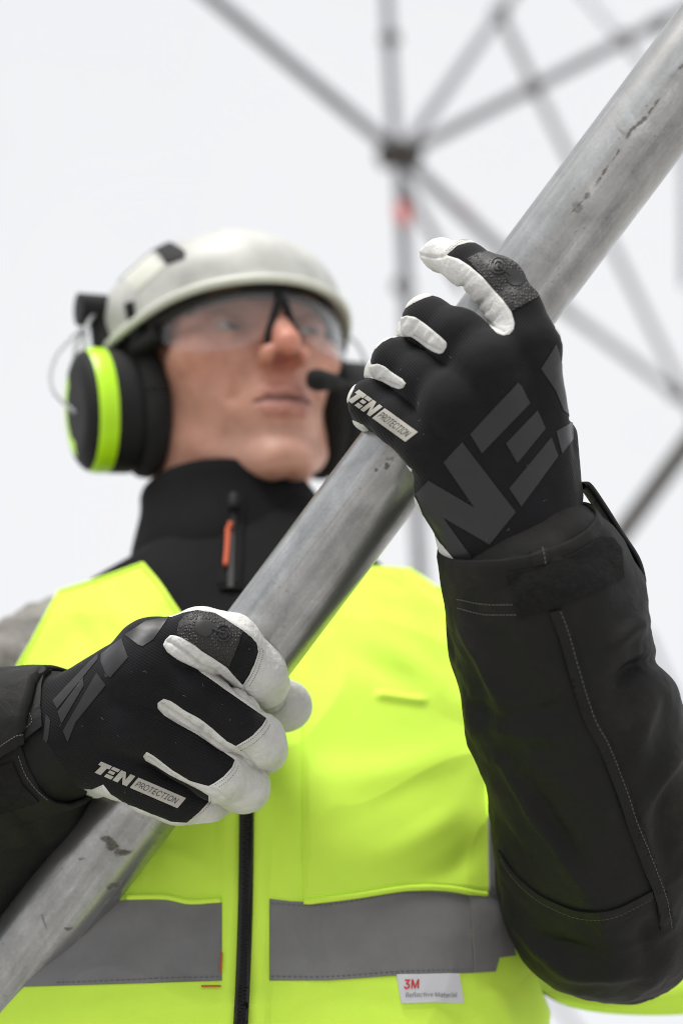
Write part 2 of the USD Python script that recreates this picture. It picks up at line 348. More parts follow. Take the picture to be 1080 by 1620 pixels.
cloth('hi_vis_trim', (0.67, 0.98, 0.085), 0.75, 1200.0, 0.0002, 0.04, 14.0)
cloth('reflective_tape', (0.18, 0.178, 0.178), 0.42, 45.0, 0.0022, 0.16, 22.0)
cloth('black_softshell', (0.0065, 0.0065, 0.007), 0.85, 1500.0, 0.0002, 0.3, 20.0, {'specular_ior_level': 0.15})
plain('zip_tape', (0.012, 0.012, 0.013), 0.6); plain('orange_cord', (0.50, 0.085, 0.025), 0.7); plain('white_label', (0.62, 0.63, 0.66), 0.6); plain('red_lettering', (0.62, 0.02, 0.02), 0.6); plain('grey_lettering', (0.2, 0.2, 0.21), 0.6)
material('skin', {'p': ('principled_bsdf', {'roughness': 0.48, 'subsurface_weight': 0.18, 'subsurface_scale': 0.004, 'subsurface_radius': (1.0, 0.35, 0.2), 'specular_ior_level': 0.45}), 'tc': ('texture_coordinate', {}), 'at': ('attribute', {'attribute': 'tint'}),
    'n': ('noise_texture', {'scale': 45.0, 'detail': 6.0, 'roughness': 0.6}), 'r': ('rgb_ramp', {'ramp': [(0.3, (0.84, 0.76, 0.73)), (0.5, (1.0, 0.98, 0.97)), (0.7, (1.12, 1.10, 1.10))]}), 'm': ('mix', {'mix_type': 'multiply', 'fac': 1.0}),
    'bn': ('noise_texture', {'scale': 600.0, 'detail': 4.0}), 'b': ('bump', {'strength': 0.3, 'distance': 0.0006})},
    [('tc.object', 'n.vector'), ('n.fac', 'r.fac'), ('at.color', 'm.color1'), ('r.color', 'm.color2'), ('m.color', 'p.base_color'), ('tc.object', 'bn.vector'), ('bn.fac', 'b.height'), ('b.normal', 'p.normal')])
plain('eye_white', (0.30, 0.265, 0.24), 0.35); plain('iris', (0.06, 0.045, 0.035), 0.2); plain('brow_hair', (0.14, 0.09, 0.06), 0.9)
plain('helmet_white', (0.50, 0.505, 0.475), 0.5, noise=20, bump=(60, 0.12, 0.001), var=0.32); plain('helmet_rim', (0.62, 0.63, 0.55), 0.4, noise=30, var=0.1)
plain('helmet_lining', (0.055, 0.052, 0.048), 0.9); plain('black_plastic', (0.010, 0.010, 0.0105), 0.6, noise=30, var=0.3, extra={'specular_ior_level': 0.25}); plain('black_foam', (0.010, 0.010, 0.010), 0.95, bump=(500, 0.8, 0.002)); plain('neon_plastic', (0.52, 0.92, 0.012), 0.35)
plain('clear_wire', (0.55, 0.56, 0.58), 0.2, extra={'transmission_weight': 0.5}); plain('grey_plastic', (0.13, 0.13, 0.14), 0.5)
material('clear_lens', {'t': ('transparent_bsdf', {'color': (0.97, 0.975, 0.98)}), 'g': ('glossy_bsdf', {'color': (1, 1, 1), 'roughness': 0.02}), 'f': ('layer_weight', {'blend': 0.5}), 'q': ('math', {'math_type': 'power', 'value2': 4.5}), 'k': ('math', {'math_type': 'multiply_add', 'value2': 0.85, 'value3': 0.034, 'use_clamp': True}), 'm': ('mix_closure', {})},
    [('f.facing', 'q.value1'), ('q.value', 'k.value1'), ('k.value', 'm.fac'), ('t.BSDF', 'm.closure1'), ('g.BSDF', 'm.closure2')], surface='m.closure')
# hot-dip galvanised steel: streaks along the tube, spangle, scuffs; st = (mm along, mm round)
material('galvanised_steel', {'p': ('principled_bsdf', {'metallic': 0.85}), 'tc': ('texture_coordinate', {}), 'at': ('attribute', {'attribute': 'grime'}),
    'ms': ('mapping', {'scale': (0.003, 0.10, 1)}), 'ns': ('noise_texture', {'scale': 1.0, 'detail': 7.0, 'roughness': 0.62, 'distortion': 0.4}),
    'nb': ('noise_texture', {'scale': 0.045, 'detail': 8.0, 'roughness': 0.62, 'distortion': 0.6}), 'nf': ('noise_texture', {'scale': 0.55, 'detail': 5.0, 'roughness': 0.75}),
    'mx': ('mix_float', {'fac': 0.42}), 'mx2': ('mix_float', {'fac': 0.20}),
    'cr': ('rgb_ramp', {'ramp': [(0.32, (0.18, 0.183, 0.184)), (0.43, (0.295, 0.30, 0.30)), (0.50, (0.38, 0.384, 0.382)), (0.57, (0.47, 0.475, 0.478)), (0.68, (0.72, 0.73, 0.745))]}),
    'wr': ('rgb_ramp', {'ramp': [(0.50, (0, 0, 0)), (0.62, (1, 1, 1))]}), 'wm': ('mix', {'color2': (0.34, 0.295, 0.235)}), 'wf': ('math', {'math_type': 'multiply', 'value2': 0.26}),
    'gm': ('mix', {'color2': (0.085, 0.080, 0.064)}),
    'rr': ('rgb_ramp', {'ramp': [(0.3, (0.40, 0.40, 0.40)), (0.7, (0.20, 0.20, 0.20))]}), 'ra': ('math', {'math_type': 'multiply_add', 'value2': 0.35}),
    'me': ('math', {'math_type': 'multiply_add', 'value2': -0.7, 'value3': 0.85}),
    'b': ('bump', {'strength': 0.25, 'distance': 0.0004}), 'bh': ('math', {'math_type': 'multiply_add', 'value2': 0.5})},
    [('tc.UV', 'ms.vector'), ('ms.vector', 'ns.vector'), ('tc.UV', 'nb.vector'), ('tc.UV', 'nf.vector'), ('ns.fac', 'mx.a'), ('nb.fac', 'mx.b'), ('mx.result', 'mx2.a'), ('nf.fac', 'mx2.b'), ('mx2.result', 'cr.fac'),
     ('ns.color', 'wr.fac'), ('wr.color', 'wf.value1'), ('wf.value', 'wm.fac'), ('cr.color', 'wm.color1'), ('wm.color', 'gm.color1'), ('at.fac', 'gm.fac'), ('gm.color', 'p.base_color'),
     ('mx2.result', 'rr.fac'), ('rr.color', 'ra.value3'), ('at.fac', 'ra.value1'), ('ra.value', 'p.roughness'), ('at.fac', 'me.value1'), ('me.value', 'p.metallic'),
     ('nf.fac', 'bh.value1'), ('nb.fac', 'bh.value3'), ('bh.value', 'b.height'), ('b.normal', 'p.normal')])
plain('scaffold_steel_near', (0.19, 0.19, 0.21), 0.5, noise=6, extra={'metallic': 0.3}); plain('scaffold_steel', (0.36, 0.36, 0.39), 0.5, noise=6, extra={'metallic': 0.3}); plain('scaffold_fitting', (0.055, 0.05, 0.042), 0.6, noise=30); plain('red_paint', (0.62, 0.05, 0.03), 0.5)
plain('ground_gravel', (0.34, 0.33, 0.32), 0.95, noise=3.0, bump=(40, 0.6, 0.02)); plain('dark_trousers', (0.02, 0.02, 0.022), 0.85, noise=12); plain('boot_leather', (0.03, 0.025, 0.02), 0.6, noise=30)

# ------------------------------------------------------------------ ground
g = usdkit.mesh(stage, '/World/ground', (np.array([[-500, -500, 0], [500, -500, 0], [500, 500, 0], [-500, 500, 0.0]]), np.array([[0, 1, 2, 3]])), MAT['ground_gravel'])
tag(g.GetPrim(), 'pale gravel building site ground', 'ground', kind='structure')

# ------------------------------------------------------------------ the held tube
TA, TB, TR = cp(167.5, 1340, 790), cp(959.5, 283.4, 755), 24.15
TD = nrm(TB - TA); T_0, T_1 = TA - TD * 150, TB + TD * 260
TN = nrm(np.cross(TD, [0, 0, 1.0]))                                   # across, towards lower right
TF = np.cross(TN, TD)                                                   # towards the camera
if TF[2] < 0: TF = -TF
def tube_sd(p):
    q = p - TA; a = q @ TD; return np.linalg.norm(q - a[:, None] * TD, axis=1) - TR
def tube_pt(along, ang, r=TR): return TA + TD * along + r * (np.cos(ang) * TF + np.sin(ang) * TN)
def make_tube():
    L = np.linalg.norm(T_1 - T_0); na, nt = 1050, 240
    a = np.linspace(0, L, na) - 150; th = np.arange(nt + 1) / nt * 2 * np.pi - np.pi
    A, T = np.meshgrid(a, th, indexing='ij')
    W = np.stack([A, T * TR], -1).reshape(-1, 2)
    dent = meshkit.fbm(np.c_[W * [0.012, 0.04], np.zeros(len(W))], 3, 5) * 0.28 - 0.14
    P = TA + TD * A.reshape(-1, 1) + (TR + dent)[:, None] * (np.cos(T).reshape(-1, 1) * TF + np.sin(T).reshape(-1, 1) * TN)
    F = grid_faces(na, nt + 1, False)
    # worn spots where the zinc is scraped or dirty, outlines read off the tube's visible side
    uv = px(P); front = (np.cos(T).ravel() > -0.2)
    rag = (meshkit.fbm(np.c_[W * 0.55, np.zeros(len(W))], 4, 9) - 0.5) * 14
    grain = meshkit.noise(np.c_[W * 1.4, np.zeros(len(W))], 4)
    G = np.zeros(len(P))
    def spot(poly, s=0.85, soft=2.0, ragged=1.0):
        nonlocal G
        sd = poly_sd(uv, spline(poly, 6, True)) + rag * ragged
        G = np.maximum(G, np.where(front, s * np.clip(sd / soft, 0, 1) * (0.7 + 0.5 * grain), 0))
    z = lambda pts: [(x / 3.375, 1300 + y / 3.375) for x, y in pts]
    spot(z([(530, 90), (560, 72), (600, 88), (640, 130), (600, 160), (575, 155), (555, 115)]), 0.9, 2.5, 0.5)
    spot(z([(600, 165), (640, 140), (690, 150), (705, 165), (670, 185), (625, 190)]), 0.9, 2.5, 0.5)
    spot(z([(565, 340), (610, 322), (650, 318), (640, 350), (600, 365), (570, 372)]), 0.85, 2.5, 0.5)
    spot(z([(335, 568), (365, 560), (395, 562), (385, 585), (360, 585)]), 0.8, 2.0, 0.4)
    spot(z([(555, 432), (600, 405), (607, 412), (575, 436)]), 0.55, 1.5, 0.2)
    spot(z([(410, 205), (435, 188), (460, 198), (440, 210)]), 0.6, 1.5, 0.5)
    spot(z([(215, 500), (232, 500), (252, 568), (240, 572)]), 0.7, 1.5, 0.2)
    spot(z([(10, 908), (50, 945), (85, 965), (60, 962), (20, 930)]), 0.75, 1.5, 0.2)
    spot(z([(755, 5), (775, 10), (770, 22)]), 0.7, 1.5, 0.2)
    k = lambda pts: [(420 + x / 3.375, 640 + y / 3.375) for x, y in pts]
    spot(k([(630, 312), (650, 305), (665, 325), (645, 345), (632, 335)]), 0.85, 2.0, 0.5); spot(k([(581, 345), (592, 338), (597, 352), (587, 362)]), 0.9, 1.5, 0.2); spot(k([(640, 285), (685, 275), (690, 295), (650, 300)]), 0.4, 2, 0.8)
    # the long scrape
    s = [(1053, 142), (1040, 160), (1020, 186), (1000, 203), (988, 222), (973, 246), (960, 264), (945, 288), (926, 312), (903, 337)]
    w = [3.6, 2.6, 2.4, 3.4, 2.2, 1.6, 2.2, 2.4, 2.2, 1.2]
    S = spline(s, 10); Wd = np.interp(np.arange(len(S)) / 10.0, np.arange(len(s)), w)
    near = np.where((uv[:, 0] > 890) & (uv[:, 1] < 350) & front)[0]
    d, i = cKDTree(S).query(uv[near]); br = meshkit.noise(np.c_[W[near] * [0.30, 0.05], np.zeros(len(near))], 3)
    G[near] = np.maximum(G[near], 0.8 * np.clip((Wd[i] * 1.15 + rag[near] * 0.45 - d) / 1.2, 0, 1) * np.clip((br - 0.25) * 4, 0.1, 1))
    spot([(905, 322), (915, 318), (921, 328), (914, 337), (906, 333)], 0.55, 1.5, 0.4); spot([(972, 196), (985, 205), (995, 214), (980, 210)], 0.5, 1.5, 0.3); spot([(924, 305), (932, 304), (934, 312), (926, 315)], 0.7, 1.5, 0.3)
    spot([(1072, 106), (1082, 98), (1085, 102), (1075, 111)], 0.7, 1.5, 0.2)
    # fine pits
    rng = np.random.default_rng(7)
    c = np.c_[rng.uniform(-150, L - 150, 260), rng.uniform(-60, 60, 260)]; d, _ = cKDTree(c).query(W)
    G = np.maximum(G, 0.7 * np.clip((0.55 - d) / 0.3, 0, 1))
    path = thing('scaffold_tube', C2W(T_0), 'long galvanised steel scaffold tube held diagonally in both gloved hands', 'scaffold tube')
    emit(path, 'outer_wall', (P, F), 'galvanised_steel', True, uv=W, attr={'grime': np.clip(G, 0, 1)})
    rings = []
    for rr, aa in ((TR, 0), (TR - 3.2, 0), (TR - 3.2, L), (TR, L)):
        q = np.arange(48) / 48 * 2 * np.pi
        rings.append(T_0 + TD * aa + rr * (np.cos(q)[:, None] * TF + np.sin(q)[:, None] * TN))
    V = np.vstack(rings); F = grid_faces(4, 48, True); emit(path, 'inner_wall', (V, outward(V, F)), 'scaffold_steel', 30)
make_tube()

# ------------------------------------------------------------------ gloves
LOGO = {  # the printed word in its own frame: x along the baseline 0..1 of the whole mark, y up 0..1
    'T': [[(0.00, 1.0), (0.130, 1.0), (0.112, 0.68), (0.085, 0.68), (0.040, 0.0), (-0.03, 0.0), (0.018, 0.68), (-0.02, 0.68)]],
    'E': [[(0.142, 1.0), (0.225, 1.0), (0.208, 0.74), (0.126, 0.74)], [(0.120, 0.63), (0.185, 0.63), (0.170, 0.39), (0.105, 0.39)], [(0.098, 0.28), (0.180, 0.28), (0.162, 0.0), (0.080, 0.0)]],
    'N': [[(0.238, 1.0), (0.292, 1.0), (0.312, 0.42), (0.345, 1.0), (0.402, 1.0), (0.345, 0.0), (0.292, 0.0), (0.272, 0.58), (0.238, 0.0), (0.180, 0.0)]],
    'box': [[(0.438, 1.0), (1.0, 1.0), (0.945, 0.0), (0.383, 0.0)]]}
def small_logo(glove, cast, o, ex, ey):
    """o: photo point of the mark's lower left; ex: along the whole mark; ey: its height."""
    o, ex, ey = map(np.array, (o, ex, ey)); M = lambda P: o + np.outer(np.asarray(P)[:, 0], ex) + np.outer(np.asarray(P)[:, 1], ey)
    for k, polys in LOGO.items():
        emit(glove, 'printed_panel' if k == 'box' else 'printed_letter', join([decal(cast, M(p), 0.28, 4.0) for p in polys]), 'grey_print', 30)
    t = meshkit.text_mesh('PROTECTION', 1.0, 0.05); v, f = np.asarray(t.vertices), np.asarray(t.faces)
    f = f[t.face_normals[:, 2] > 0.9]; w = v[:, 0].max()
    v2, f2 = trimesh.remesh.subdivide_to_size(v, f, 0.45, max_iter=10)
    q = np.c_[0.425 + 0.022 + v2[:, 0] / w * 0.485 + (v2[:, 1] * 0.56) * 0.055 - 0.028, 0.26 + v2[:, 1] * 0.48]
    P, N = cast(M(q), 0.42); emit(glove, 'printed_word', (P, orient(P, f2, N)), 'dark_lettering', False)

def make_glove(person, label, sdf, box, knit_poly, crease, hand_dir, tip_lines, voxel=0.66, grooves=()):
    V, F = surface_nets(sdf, box[0], box[1], voxel); V = relax(V, F, 3); F = outward(V, F)
    n = vnormals(V, F); uv = px(V)
    sd = poly_sd(uv, knit_poly) / 3.0
    facing = ((n * nrm(-V)).sum(1) + 0.35) * 12
    mask = np.minimum(sd, facing)
    # leather stands proud of the knit and rolls down at the seam; soft folds across the leather strips
    lift = np.where(mask < 0, 0.75 * np.clip(-mask / 1.1, 0, 1) ** 0.5, -0.12 * np.exp(-(mask / 0.9) ** 2))
    fold = crease(V, uv)
    soft = (meshkit.fbm(V * 0.06, 3, 3) - 0.5) * 1.6
    for ln, am, w in grooves:
        L = spline(ln, 14); dd, _ = cKDTree(L).query(uv); fold = fold - am * np.exp(-(dd / w) ** 2)
    fold = fold + 0.5 * (meshkit.fbm(V * 0.36 + 2.5 * meshkit.noise(V * 0.12, 6)[:, None], 3, 12) - 0.5) - 0.22 * np.clip(1 - 9 * np.abs(meshkit.noise(V * 0.22 + 1.5 * meshkit.noise(V * 0.3, 2)[:, None], 8) - 0.5), 0, 1)
    V = V + n * (lift + np.where(mask < 0, fold * np.clip(-mask / 1.5, 0, 1), 0) + soft)[:, None]
    n = vnormals(V, F)
    a = nrm(np.array([*hand_dir, 0.0])); b = np.array([-a[1], a[0], 0.0])
    st = np.c_[V @ b, V @ a]
    (kV, kF, kst), (lV, lF) = split(V, F, mask, st)[0], split(V, F, mask)[1]
    glove = emit(person, 'glove', (lV, lF), 'white_leather', True, label=label)
    emit(glove, 'knit_back', (kV, kF), 'black_knit', True, uv=kst)
    cast = Caster(V, F)
    for ln in tip_lines: emit(glove, 'seam', stitches(cast, ln, 1.25, 0.55, 0.26, 0.02), 'stitch_hole', True)
    # lint
    rng = np.random.default_rng(11); fr = np.where((mask > 3) & (facing > 7))[0]
    ms = []
    for i in rng.choice(fr, 34):
        t = nrm(np.cross(n[i], rng.normal(size=3))); l = rng.choice([0.25, 0.35, 0.5, 0.9]); bnd = nrm(np.cross(n[i], t)) * rng.normal() * l * 0.5
        ms.append(tube(np.array([V[i] - t * l + n[i] * 0.25, V[i] + bnd + n[i] * 0.35, V[i] + t * l + n[i] * 0.25]), 0.065, 5))
    p = emit(glove, 'lint', join(ms), 'lint', True, kind='stuff')
    return glove, cast, (V, F, n, mask)

def bumps(pts, amp, wid, V):
    """Pleats: raised rolls with tight furrows at the given points along a strip."""
    d = np.zeros(len(V))
    for p, a in zip(pts, amp): d = d - a * np.exp(-((V - p) ** 2).sum(1) / wid ** 2)
    return d

# -- the glove on the person's right hand (lower left in the picture): fingers lie across the tube and bend round it
RF = [
    [((240, 1034, 745), 16), ((318, 1012, 741), 15.6), ((362, 1020, 742), 15.0), ((408, 1062, 757), 13.4), ((420, 1083, 771), 12.6)],
    [((228, 1058, 738), 17), ((300, 1098, 742), 14.8), ((362, 1139, 745), 15), ((407, 1172, 760), 13.6), ((417, 1186, 774), 12.6)],
    [((220, 1142, 742), 16), ((290, 1188, 745), 14.2), ((342, 1222, 748), 14), ((382, 1243, 762), 13), ((391, 1249, 776), 12)],
    [((185, 1214, 747), 14), ((240, 1247, 750), 12.5), ((280, 1264, 752), 12), ((316, 1276, 763), 11), ((331, 1278, 775), 10.5)]]
RF = [[(cp(*q), r) for q, r in f] for f in RF]
RT = [(cp(140, 1110, 772), 16), (cp(200, 1085, 800), 15), (cp(300, 1085, 828), 14), (cp(400, 1098, 826), 13.5), (cp(450, 1115, 808), 10.5)]
RP = [((cp(105, 1128, 752), 19), (cp(244, 1036, 745), 16)), ((cp(108, 1150, 750), 21), (cp(225, 1066, 740), 17)), ((cp(112, 1165, 751), 21), (cp(218, 1142, 742), 16)), ((cp(118, 1188, 755), 19), (cp(185, 1212, 747), 14.5)),
      ((cp(60, 1168, 760), 25), (cp(112, 1150, 752), 23)), ((cp(-60, 1225, 775), 27), (cp(60, 1168, 760), 25)), ((cp(118, 1212, 770), 14), (cp(152, 1224, 768), 12))]
def r_sdf(p):
    pal = None
    for (a, ra), (b, rb) in RP:
        c = cone(p, a, b, ra, rb); pal = c if pal is None else smin(pal, c, 9.0)
    d = smin(pal, chain(p, RT, 5), 8)
    d = smin(d, ell(p, cp(451, 1117, 806), (14.6, 14.0, 9.5)), 5)
    for f in RF: d = np.minimum(d, smin(pal, chain(p, f, 5), 7.0))
    for c_, r_ in ((cp(236, 1030, 742), 16.5), (cp(214, 1064, 735), 15.5), (cp(206, 1140, 738), 15.5)): d = smin(d, ball(p, c_, r_), 6)
    return smax(d, 0.4 - tube_sd(p), 0.8)
r_knit = [(60, 1240), (50, 1100), (95, 1040), (140, 1020), (190, 985), (230, 965), (268.7, 977), (286.7, 970.6), (311.7, 965.4), (336.7, 968.8), (358.9, 981), (383.9, 998.3), (397.8, 1009.4), (406, 1018), (408, 1031.7), (401.9, 1051.1), (395, 1067.8), (383.9, 1084.4), (372.8, 1073.3), (358.9, 1056.7), (339.4, 1042.8), (317.2, 1028.9),
    (297.8, 1012.2), (281.1, 1006.7), (270, 1004.4), (261.7, 1012), (257.5, 1020.6), (264.4, 1031.7), (281.1, 1044.2), (311.7, 1059.4), (336.7, 1076.1), (358.9, 1092.8), (386.7, 1112.2), (414.4, 1131.7), (420.6, 1137.2), (414.4, 1148.3), (397.8, 1165), (372.8, 1180.3), (358.9, 1173.3), (336.7, 1153.9), (317.2, 1138.6), (289.4, 1123.3), (270, 1109.4),
    (258.9, 1105.8), (249.2, 1112.2), (249.2, 1120.6), (258.9, 1131.7), (281.1, 1145.6), (311.7, 1162.2), (336.7, 1178.9), (358.9, 1194.2), (371.4, 1202.5), (367.2, 1213.6), (353.3, 1228.9), (339.4, 1238.6), (330, 1243.3), (300, 1235), (273.3, 1218.3), (256.7, 1206.7), (240, 1195), (231.7, 1190), (226, 1198.3), (230, 1205), (246.7, 1213.3), (270, 1226.7),
    (290, 1236.7), (313.3, 1248.3), (330, 1258.3), (330, 1268.3), (316.7, 1283.3), (295, 1302), (270, 1300), (233.3, 1285), (200, 1272), (176, 1258), (163.3, 1241.7), (145, 1250), (126.7, 1249), (114, 1240), (100, 1228)]
def r_crease(V, uv):
    d = np.zeros(len(V))
    for ln, am in (((270, 1011), 0.5), ((300, 1030), 0.7), ((316, 1042), 0.6), ((345, 1060), 0.5), ((300, 1136), 0.6), ((318, 1152), 1.2), ((332, 1160), 0.8), ((350, 1180), 0.5), ((262, 1216), 0.7), ((280, 1230), 0.9)):
        q = uv - np.array(ln); t = q @ np.array([0.84, 0.54]); s = q @ np.array([-0.54, 0.84]); d -= am * np.exp(-(t / 3.2) ** 2 - (s / 14) ** 2)
    return d + 0.25 * (meshkit.fbm(V * 0.35, 3, 2) - 0.5)
R_GROOVES = [([(266, 1014), (282, 1024), (300, 1038), (316, 1052), (335, 1060), (358, 1078), (378, 1098), (398, 1112), (412, 1125)], 1.5, 2.3), ([(254, 1112), (268, 1122), (290, 1138), (312, 1153), (330, 1168), (336, 1170), (352, 1182), (366, 1190), (392, 1204), (402, 1214)], 1.5, 2.3),
    ([(236, 1198), (250, 1209), (268, 1222), (280, 1232), (300, 1242), (330, 1258), (345, 1265)], 1.3, 2.2), ([(384, 1085), (392, 1100), (402, 1116), (418, 1127), (436, 1126), (450, 1113)], 0.8, 2.0), ([(374, 1181), (387, 1193), (400, 1207), (412, 1222)], 0.8, 2.0), ([(331, 1244), (345, 1252), (362, 1264)], 0.7, 2.0)]
r_tips = [[(409, 1022), (411, 1033), (405, 1052), (398, 1069), (388, 1084)], [(414, 1025), (416, 1035), (410, 1055), (403, 1071), (394, 1087)], [(423, 1140), (417, 1151), (400, 1168), (376, 1183)], [(427, 1146), (421, 1157), (404, 1174), (381, 1188)], [(373, 1206), (369, 1217), (355, 1232), (340, 1242)], [(377, 1211), (373, 1221), (359, 1237), (345, 1246)], [(333, 1262), (333, 1270), (319, 1286), (297, 1299)]]

# -- the glove on the person's left hand (upper right): back of the hand to the camera, fingers curl over the far side
LF = [
    [((833, 556, 708), 14.4), ((816, 497, 709), 13.2), ((787, 449, 715), 12.2), ((738, 417, 734), 10.6), ((696, 403, 751), 7.4), ((674, 401, 757), 3.4)],
    [((778, 588, 704), 17), ((724, 535, 712), 14), ((676, 509, 723), 12.2), ((664, 527, 752), 11), ((688, 562, 785), 10.5)],
    [((725, 645, 706), 16), ((670, 601, 718), 13), ((627, 574, 729), 12), ((614, 592, 756), 11), ((650, 622, 788), 10)],
    [((674, 699, 713), 13.6), ((630, 664, 723), 12), ((589, 637, 734), 11.4), ((588, 650, 760), 9.8), ((622, 680, 788), 9)]]
LF = [[(cp(*q), r) for q, r in f] for f in LF]
LT = [(cp(850, 750, 738), 17), (cp(838, 655, 768), 14), (cp(800, 600, 800), 13), (cp(735, 590, 802), 12)]
LP = [((cp(858, 800, 722), 18.5), (cp(836, 560, 709), 15)), ((cp(825, 820, 717), 22), (cp(778, 592, 705), 17)), ((cp(795, 830, 717), 22), (cp(728, 650, 707), 16)), ((cp(765, 838, 722), 20), (cp(678, 699, 713), 13.6)), ((cp(705, 778, 726), 16), (cp(770, 850, 726), 20)),
      ((cp(785, 865, 727), 26), (cp(835, 850, 727), 25)), ((cp(815, 862, 727), 29), (cp(870, 1010, 745), 31)), ((cp(885, 690, 728), 9), (cp(895, 780, 730), 8))]
def l_sdf(p):
    pal = None
    for (a, ra), (b, rb) in LP:
        c = cone(p, a, b, ra, rb); pal = c if pal is None else smin(pal, c, 9.0)
    d = smin(pal, chain(p, LT, 5), 8)
    for f in LF: d = np.minimum(d, smin(pal, chain(p, f, 5), 7.0))
    for c_, r_ in ((cp(833, 545, 704), 14.5), (cp(772, 578, 700), 15.5), (cp(718, 636, 702), 15)): d = smin(d, ball(p, c_, r_), 7)
    return smax(d, 0.4 - tube_sd(p), 0.8)
l_knit = [(706.1, 403.3), (723, 388.5), (741.1, 382.8), (754, 382.8), (769.6, 389.8), (795.6, 401.5), (818.9, 417), (837, 435.2), (852.6, 455.9), (863, 476.7), (870.8, 494.8), (878.5, 520.8), (888, 538), (906, 560), (925, 640), (940, 780), (960, 900), (800, 1000), (722, 900), (717.5, 885), (695, 860), (670, 817.5), (648, 770), (651, 743), (622.5, 720), (600, 695), (575, 672.5), (550, 660),
    (548, 645), (552.2, 632.2), (561.5, 610), (568.9, 601.7), (580, 597.4), (593, 599.8), (604.1, 604.4), (618.9, 611.9), (630.9, 615.6), (637.4, 613.7), (642.4, 606.3), (635.6, 598.9), (622.6, 590.6), (607.8, 579.4), (596.7, 575.2), (587.4, 576.7), (585.6, 567.4), (591.1, 554.4), (604.1, 541.5), (618.9, 534.1), (635.6, 531.9), (650.4, 534.1), (663.3, 542.4), (674.4, 549.8), (687.4, 557.2),
    (694.8, 560), (700.4, 558.1), (705.9, 548.9), (705.9, 541.5), (696.7, 532.2), (683.7, 521.1), (670.7, 510.9), (655.9, 501.1), (641.1, 498.5), (625.4, 504.4), (635.6, 490.6), (650.4, 480.4), (670.7, 471.1), (696.7, 464.6), (717.8, 470.2), (735.9, 479.3), (751.5, 492.2), (769.6, 510.4), (785.2, 525.9), (795.6, 529.8), (805.9, 528.5), (812.4, 520.8), (813.7, 510.4), (808.5, 492.2), (798.2, 476.7), (782.6, 459.8), (764.4, 439.1), (743.7, 420.9), (725.6, 409.3)]
def l_crease(V, uv):
    d = np.zeros(len(V))
    for ln, am, dr in (((728, 457), 1.6, (0.75, 0.66)), ((757, 482), 1.9, (0.7, 0.71)), ((742, 468), 0.6, (0.72, 0.7)), ((765, 497), 0.7, (0.65, 0.76)), ((780, 506), 0.5, (0.65, 0.76)), ((640, 506), 0.9, (0.85, 0.5)), ((655, 516), 1.0, (0.85, 0.5)), ((680, 534), 0.7, (0.8, 0.6)), ((598, 588), 0.8, (0.85, 0.5)), ((612, 593), 0.6, (0.85, 0.5))):
        dr = np.array(dr); q = uv - np.array(ln); t = q @ dr; s = q @ np.array([-dr[1], dr[0]]); d -= am * np.exp(-(t / 4.0) ** 2 - (s / 16) ** 2)
    return d + 0.25 * (meshkit.fbm(V * 0.35, 3, 2) - 0.5)
L_GROOVES = [([(662, 401.5), (680, 406), (694, 407), (707, 404.5)], 0.9, 2.2), ([(797, 525), (783, 519), (768, 504), (750, 486), (738, 476)], 1.2, 2.4), ([(697, 555), (684, 548), (670, 541), (655, 532)], 1.1, 2.2), ([(632, 611), (618, 606), (602, 599)], 1.0, 2.0)]
l_tips = [[(710, 396), (725, 384), (741, 378.5)], [(705, 397), (721, 383), (738, 377)]]
ORG = np.array([-0.067, 0.95, 0.0])
person = thing('person', ORG, 'worker in a yellow hi-vis vest and black jacket gripping a steel tube, looking right', 'person')
gloveR, castR, dataR = make_glove(person, 'white leather work glove with black knit back, fingers across the tube', r_sdf, (np.array([-235, -165, -850]), np.array([-5, -30, -700])), r_knit, r_crease, (0.86, -0.5), r_tips, grooves=R_GROOVES)
gloveL, castL, dataL = make_glove(person, 'raised work glove with its black knit back to the viewer and large dark print', l_sdf, (np.array([-15, -80, -830]), np.array([150, 155, -670])), l_knit, l_crease, (-0.55, 0.83), l_tips, grooves=L_GROOVES)
# big dark rubber letters, T E N
for p in ([(855, 583), (879.3, 544.4), (888.1, 575.6), (894, 614), (903, 658.5), (891, 649.6), (877.8, 617)], [(879.3, 682.2), (905, 667), (906, 694), (888, 717.8)]): emit(gloveL, 'rubber_letter', decal(castL, p, 0.35, 3.0), 'rubber_print', 40)
emit(gloveL, 'rubber_letter', join([decal(castL, p, 0.35, 3.5) for p in ([(743, 686.7), (818.5, 605.2), (824, 610), (837.8, 637.8), (762.2, 717.2)], [(799.9, 701.5), (849.6, 649), (862.4, 677.8), (817.9, 732.6)], [(805.2, 772.6), (871.3, 691.7), (882.2, 721.3), (824.4, 801.3)])]), 'rubber_print', 40)
emit(gloveL, 'rubber_letter', decal(castL, [(701.5, 731.1), (731.1, 699.4), (815.6, 810.2), (774.1, 861.5), (701.5, 818.5), (752, 890), (719, 886), (696, 850), (672, 812), (658.5, 781), (677.8, 759.9), (750.4, 803.1)], 0.35, 4.0), 'rubber_print', 40)
small_logo(gloveL, castL, (553.5, 635.5), (93, 67), (14.5, -19))
small_logo(gloveR, castR, (154, 1224), (134, 58), (6, -19))
